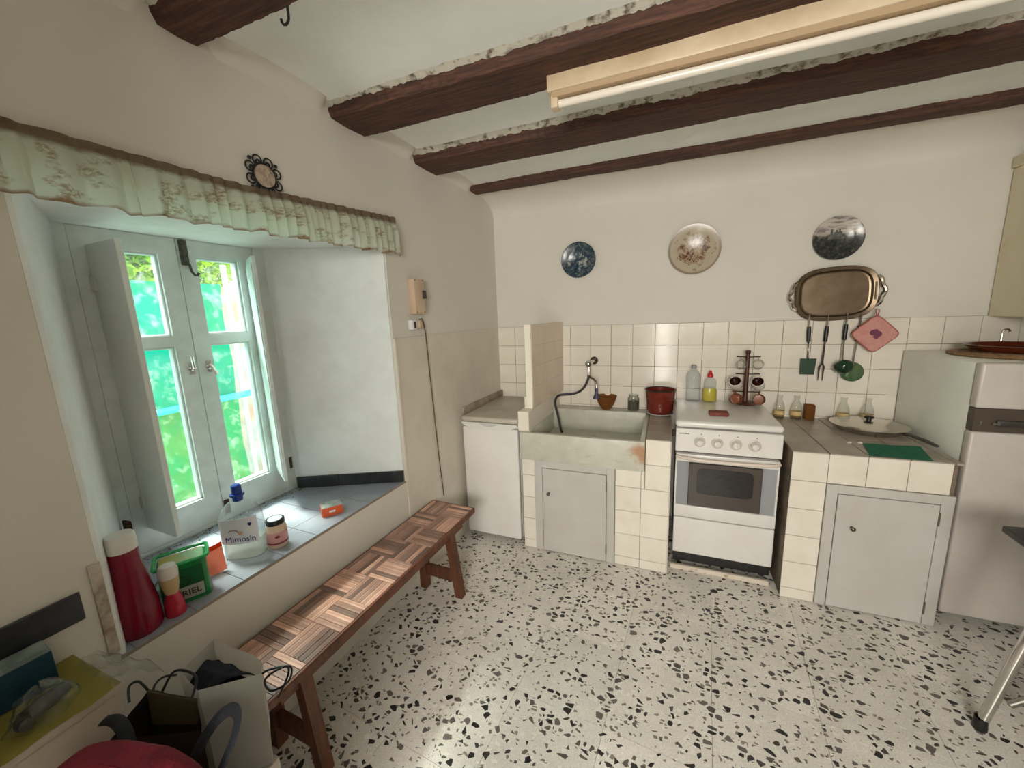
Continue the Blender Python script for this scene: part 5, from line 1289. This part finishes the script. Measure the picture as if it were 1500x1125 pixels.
obj('folded_flap', B().mesh([(0.150, -2.505, 0.680), (0.290, -2.478, 0.680), (0.300, -2.490, 0.635), (0.185, -2.520, 0.62), (0.152, -2.509, 0.679), (0.290, -2.482, 0.676), (0.300, -2.494, 0.632), (0.185, -2.524, 0.617)], [(0, 1, 2, 3), (4, 5, 6, 7), (0, 1, 5, 4), (1, 2, 6, 5), (2, 3, 7, 6), (3, 0, 4, 7)]), mat('olive_flap', srgb(74, 62, 36), 0.7), br)
obj('cord_handle', B().tube(cr([(0.150, -2.505, 0.678), (0.128, -2.510, 0.700), (0.118, -2.524, 0.695), (0.135, -2.535, 0.67)]), 0.0028, 6), black_pl, br)
obj('cord_handle', B().tube(cr([(0.19, -2.497, 0.68), (0.200, -2.470, 0.715), (0.26, -2.460, 0.712), (0.275, -2.481, 0.68)]), 0.0028, 6), black_pl, br)
# red tote
rt = thing('red_tote_bag', 'crimson cloth tote bag with navy strap handles at the bottom left edge', 'bag', (0.45, -2.68, 0.0))
def tote(u, v):
    a = 2 * PI * u; ca, sa = math.cos(a), math.sin(a)
    k = 1.0 if v < 0.72 else math.sqrt(max(0, 1 - ((v - 0.72) / 0.28) ** 2))
    ca = math.copysign(abs(ca) ** 0.7, ca); sa = math.copysign(abs(sa) ** 0.7, sa)
    n_ = 1 + 0.05 * noise.noise(Vector((ca * 2, sa * 2, v * 3)))
    x, y = 0.155 * ca * n_ * (0.25 + 0.75 * k), 0.075 * sa * n_ * max(0.004, k)
    th = R(12); zz = 0.830 * (v if v < 0.72 else 0.72 + 0.28 * math.sin((v - 0.72) / 0.28 * PI / 2))
    return (0.462 + x * math.cos(th) - y * math.sin(th), -2.672 + x * math.sin(th) + y * math.cos(th), zz)
obj('cloth', B().grid(tote, 40, 26), red_cloth, rt)
def strap(P): return B().tube(cr(P), 0.011, 8, flat=0.25)
obj('strap', strap([(0.500, -2.605, 0.735), (0.497, -2.580, 0.765), (0.500, -2.548, 0.790), (0.520, -2.532, 0.806), (0.545, -2.535, 0.806), (0.562, -2.555, 0.790), (0.566, -2.580, 0.765), (0.568, -2.605, 0.735)]), navy, rt)
obj('strap', strap([(0.385, -2.640, 0.735), (0.362, -2.622, 0.76), (0.320, -2.610, 0.768), (0.280, -2.606, 0.766), (0.245, -2.610, 0.755)]), navy, rt)

# ------------------------------------------------------------------ black table at the right edge
tbz = 0.720
dt = thing('black_table', 'dark table with splayed chrome tube legs at the right edge of the photo', 'table', (2.75, -1.5, 0.0))
obj('top', B().prism([(2.405, -1.085), (3.08, -1.02), (3.05, -2.0), (2.36, -2.0)], tbz - 0.024, tbz, 0.003), mat('black_laminate', srgb(30, 27, 26), 0.25, col2=srgb(42, 38, 36), nscale=7), dt)
for P in ([(2.362, -1.233, 0.03), (2.40, -1.228, 0.22), (2.452, -1.220, 0.48), (2.475, -1.217, 0.58), (2.500, -1.213, 0.64), (2.54, -1.205, 0.672), (2.60, -1.20, 0.676), (2.9, -1.20, 0.676)],
          [(2.36, -1.86, 0.03), (2.40, -1.865, 0.22), (2.452, -1.87, 0.48), (2.475, -1.875, 0.58), (2.500, -1.88, 0.64), (2.54, -1.885, 0.672), (2.60, -1.885, 0.676), (2.9, -1.885, 0.676)],
          [(3.05, -1.10, 0.03), (3.01, -1.12, 0.24), (2.96, -1.16, 0.50), (2.92, -1.19, 0.676)],
          [(3.05, -1.93, 0.03), (3.01, -1.92, 0.24), (2.96, -1.90, 0.50), (2.92, -1.885, 0.676)]):
    lg = obj('leg', B().tube(P, 0.0155, 14), chrome, dt)
    q = P[0]; d = Vector(P[0]) - Vector(P[1])
    obj('foot_cap', B().lathe([(0, 0.0), (0.019, 0.0), (0.020, 0.004), (0.0175, 0.045), (0.0155, 0.045)], (q[0] - 0.003 * (1 if q[0] < 2.7 else -1), q[1], 0.0), 16), black_pl, lg)
obj('stretcher_tube', B().tube([(2.512, -1.100, 0.012), (2.60, -1.085, 0.075), (2.80, -1.07, 0.21), (2.95, -1.06, 0.30)], 0.012, 10), mat('dull_chrome', srgb(170, 166, 158), 0.35, 0.9), dt)
for f_ in ('apron',): obj('apron', B().box(2.50, 2.95, -1.90, -1.19, tbz - 0.050, tbz - 0.024), black_pl, dt)
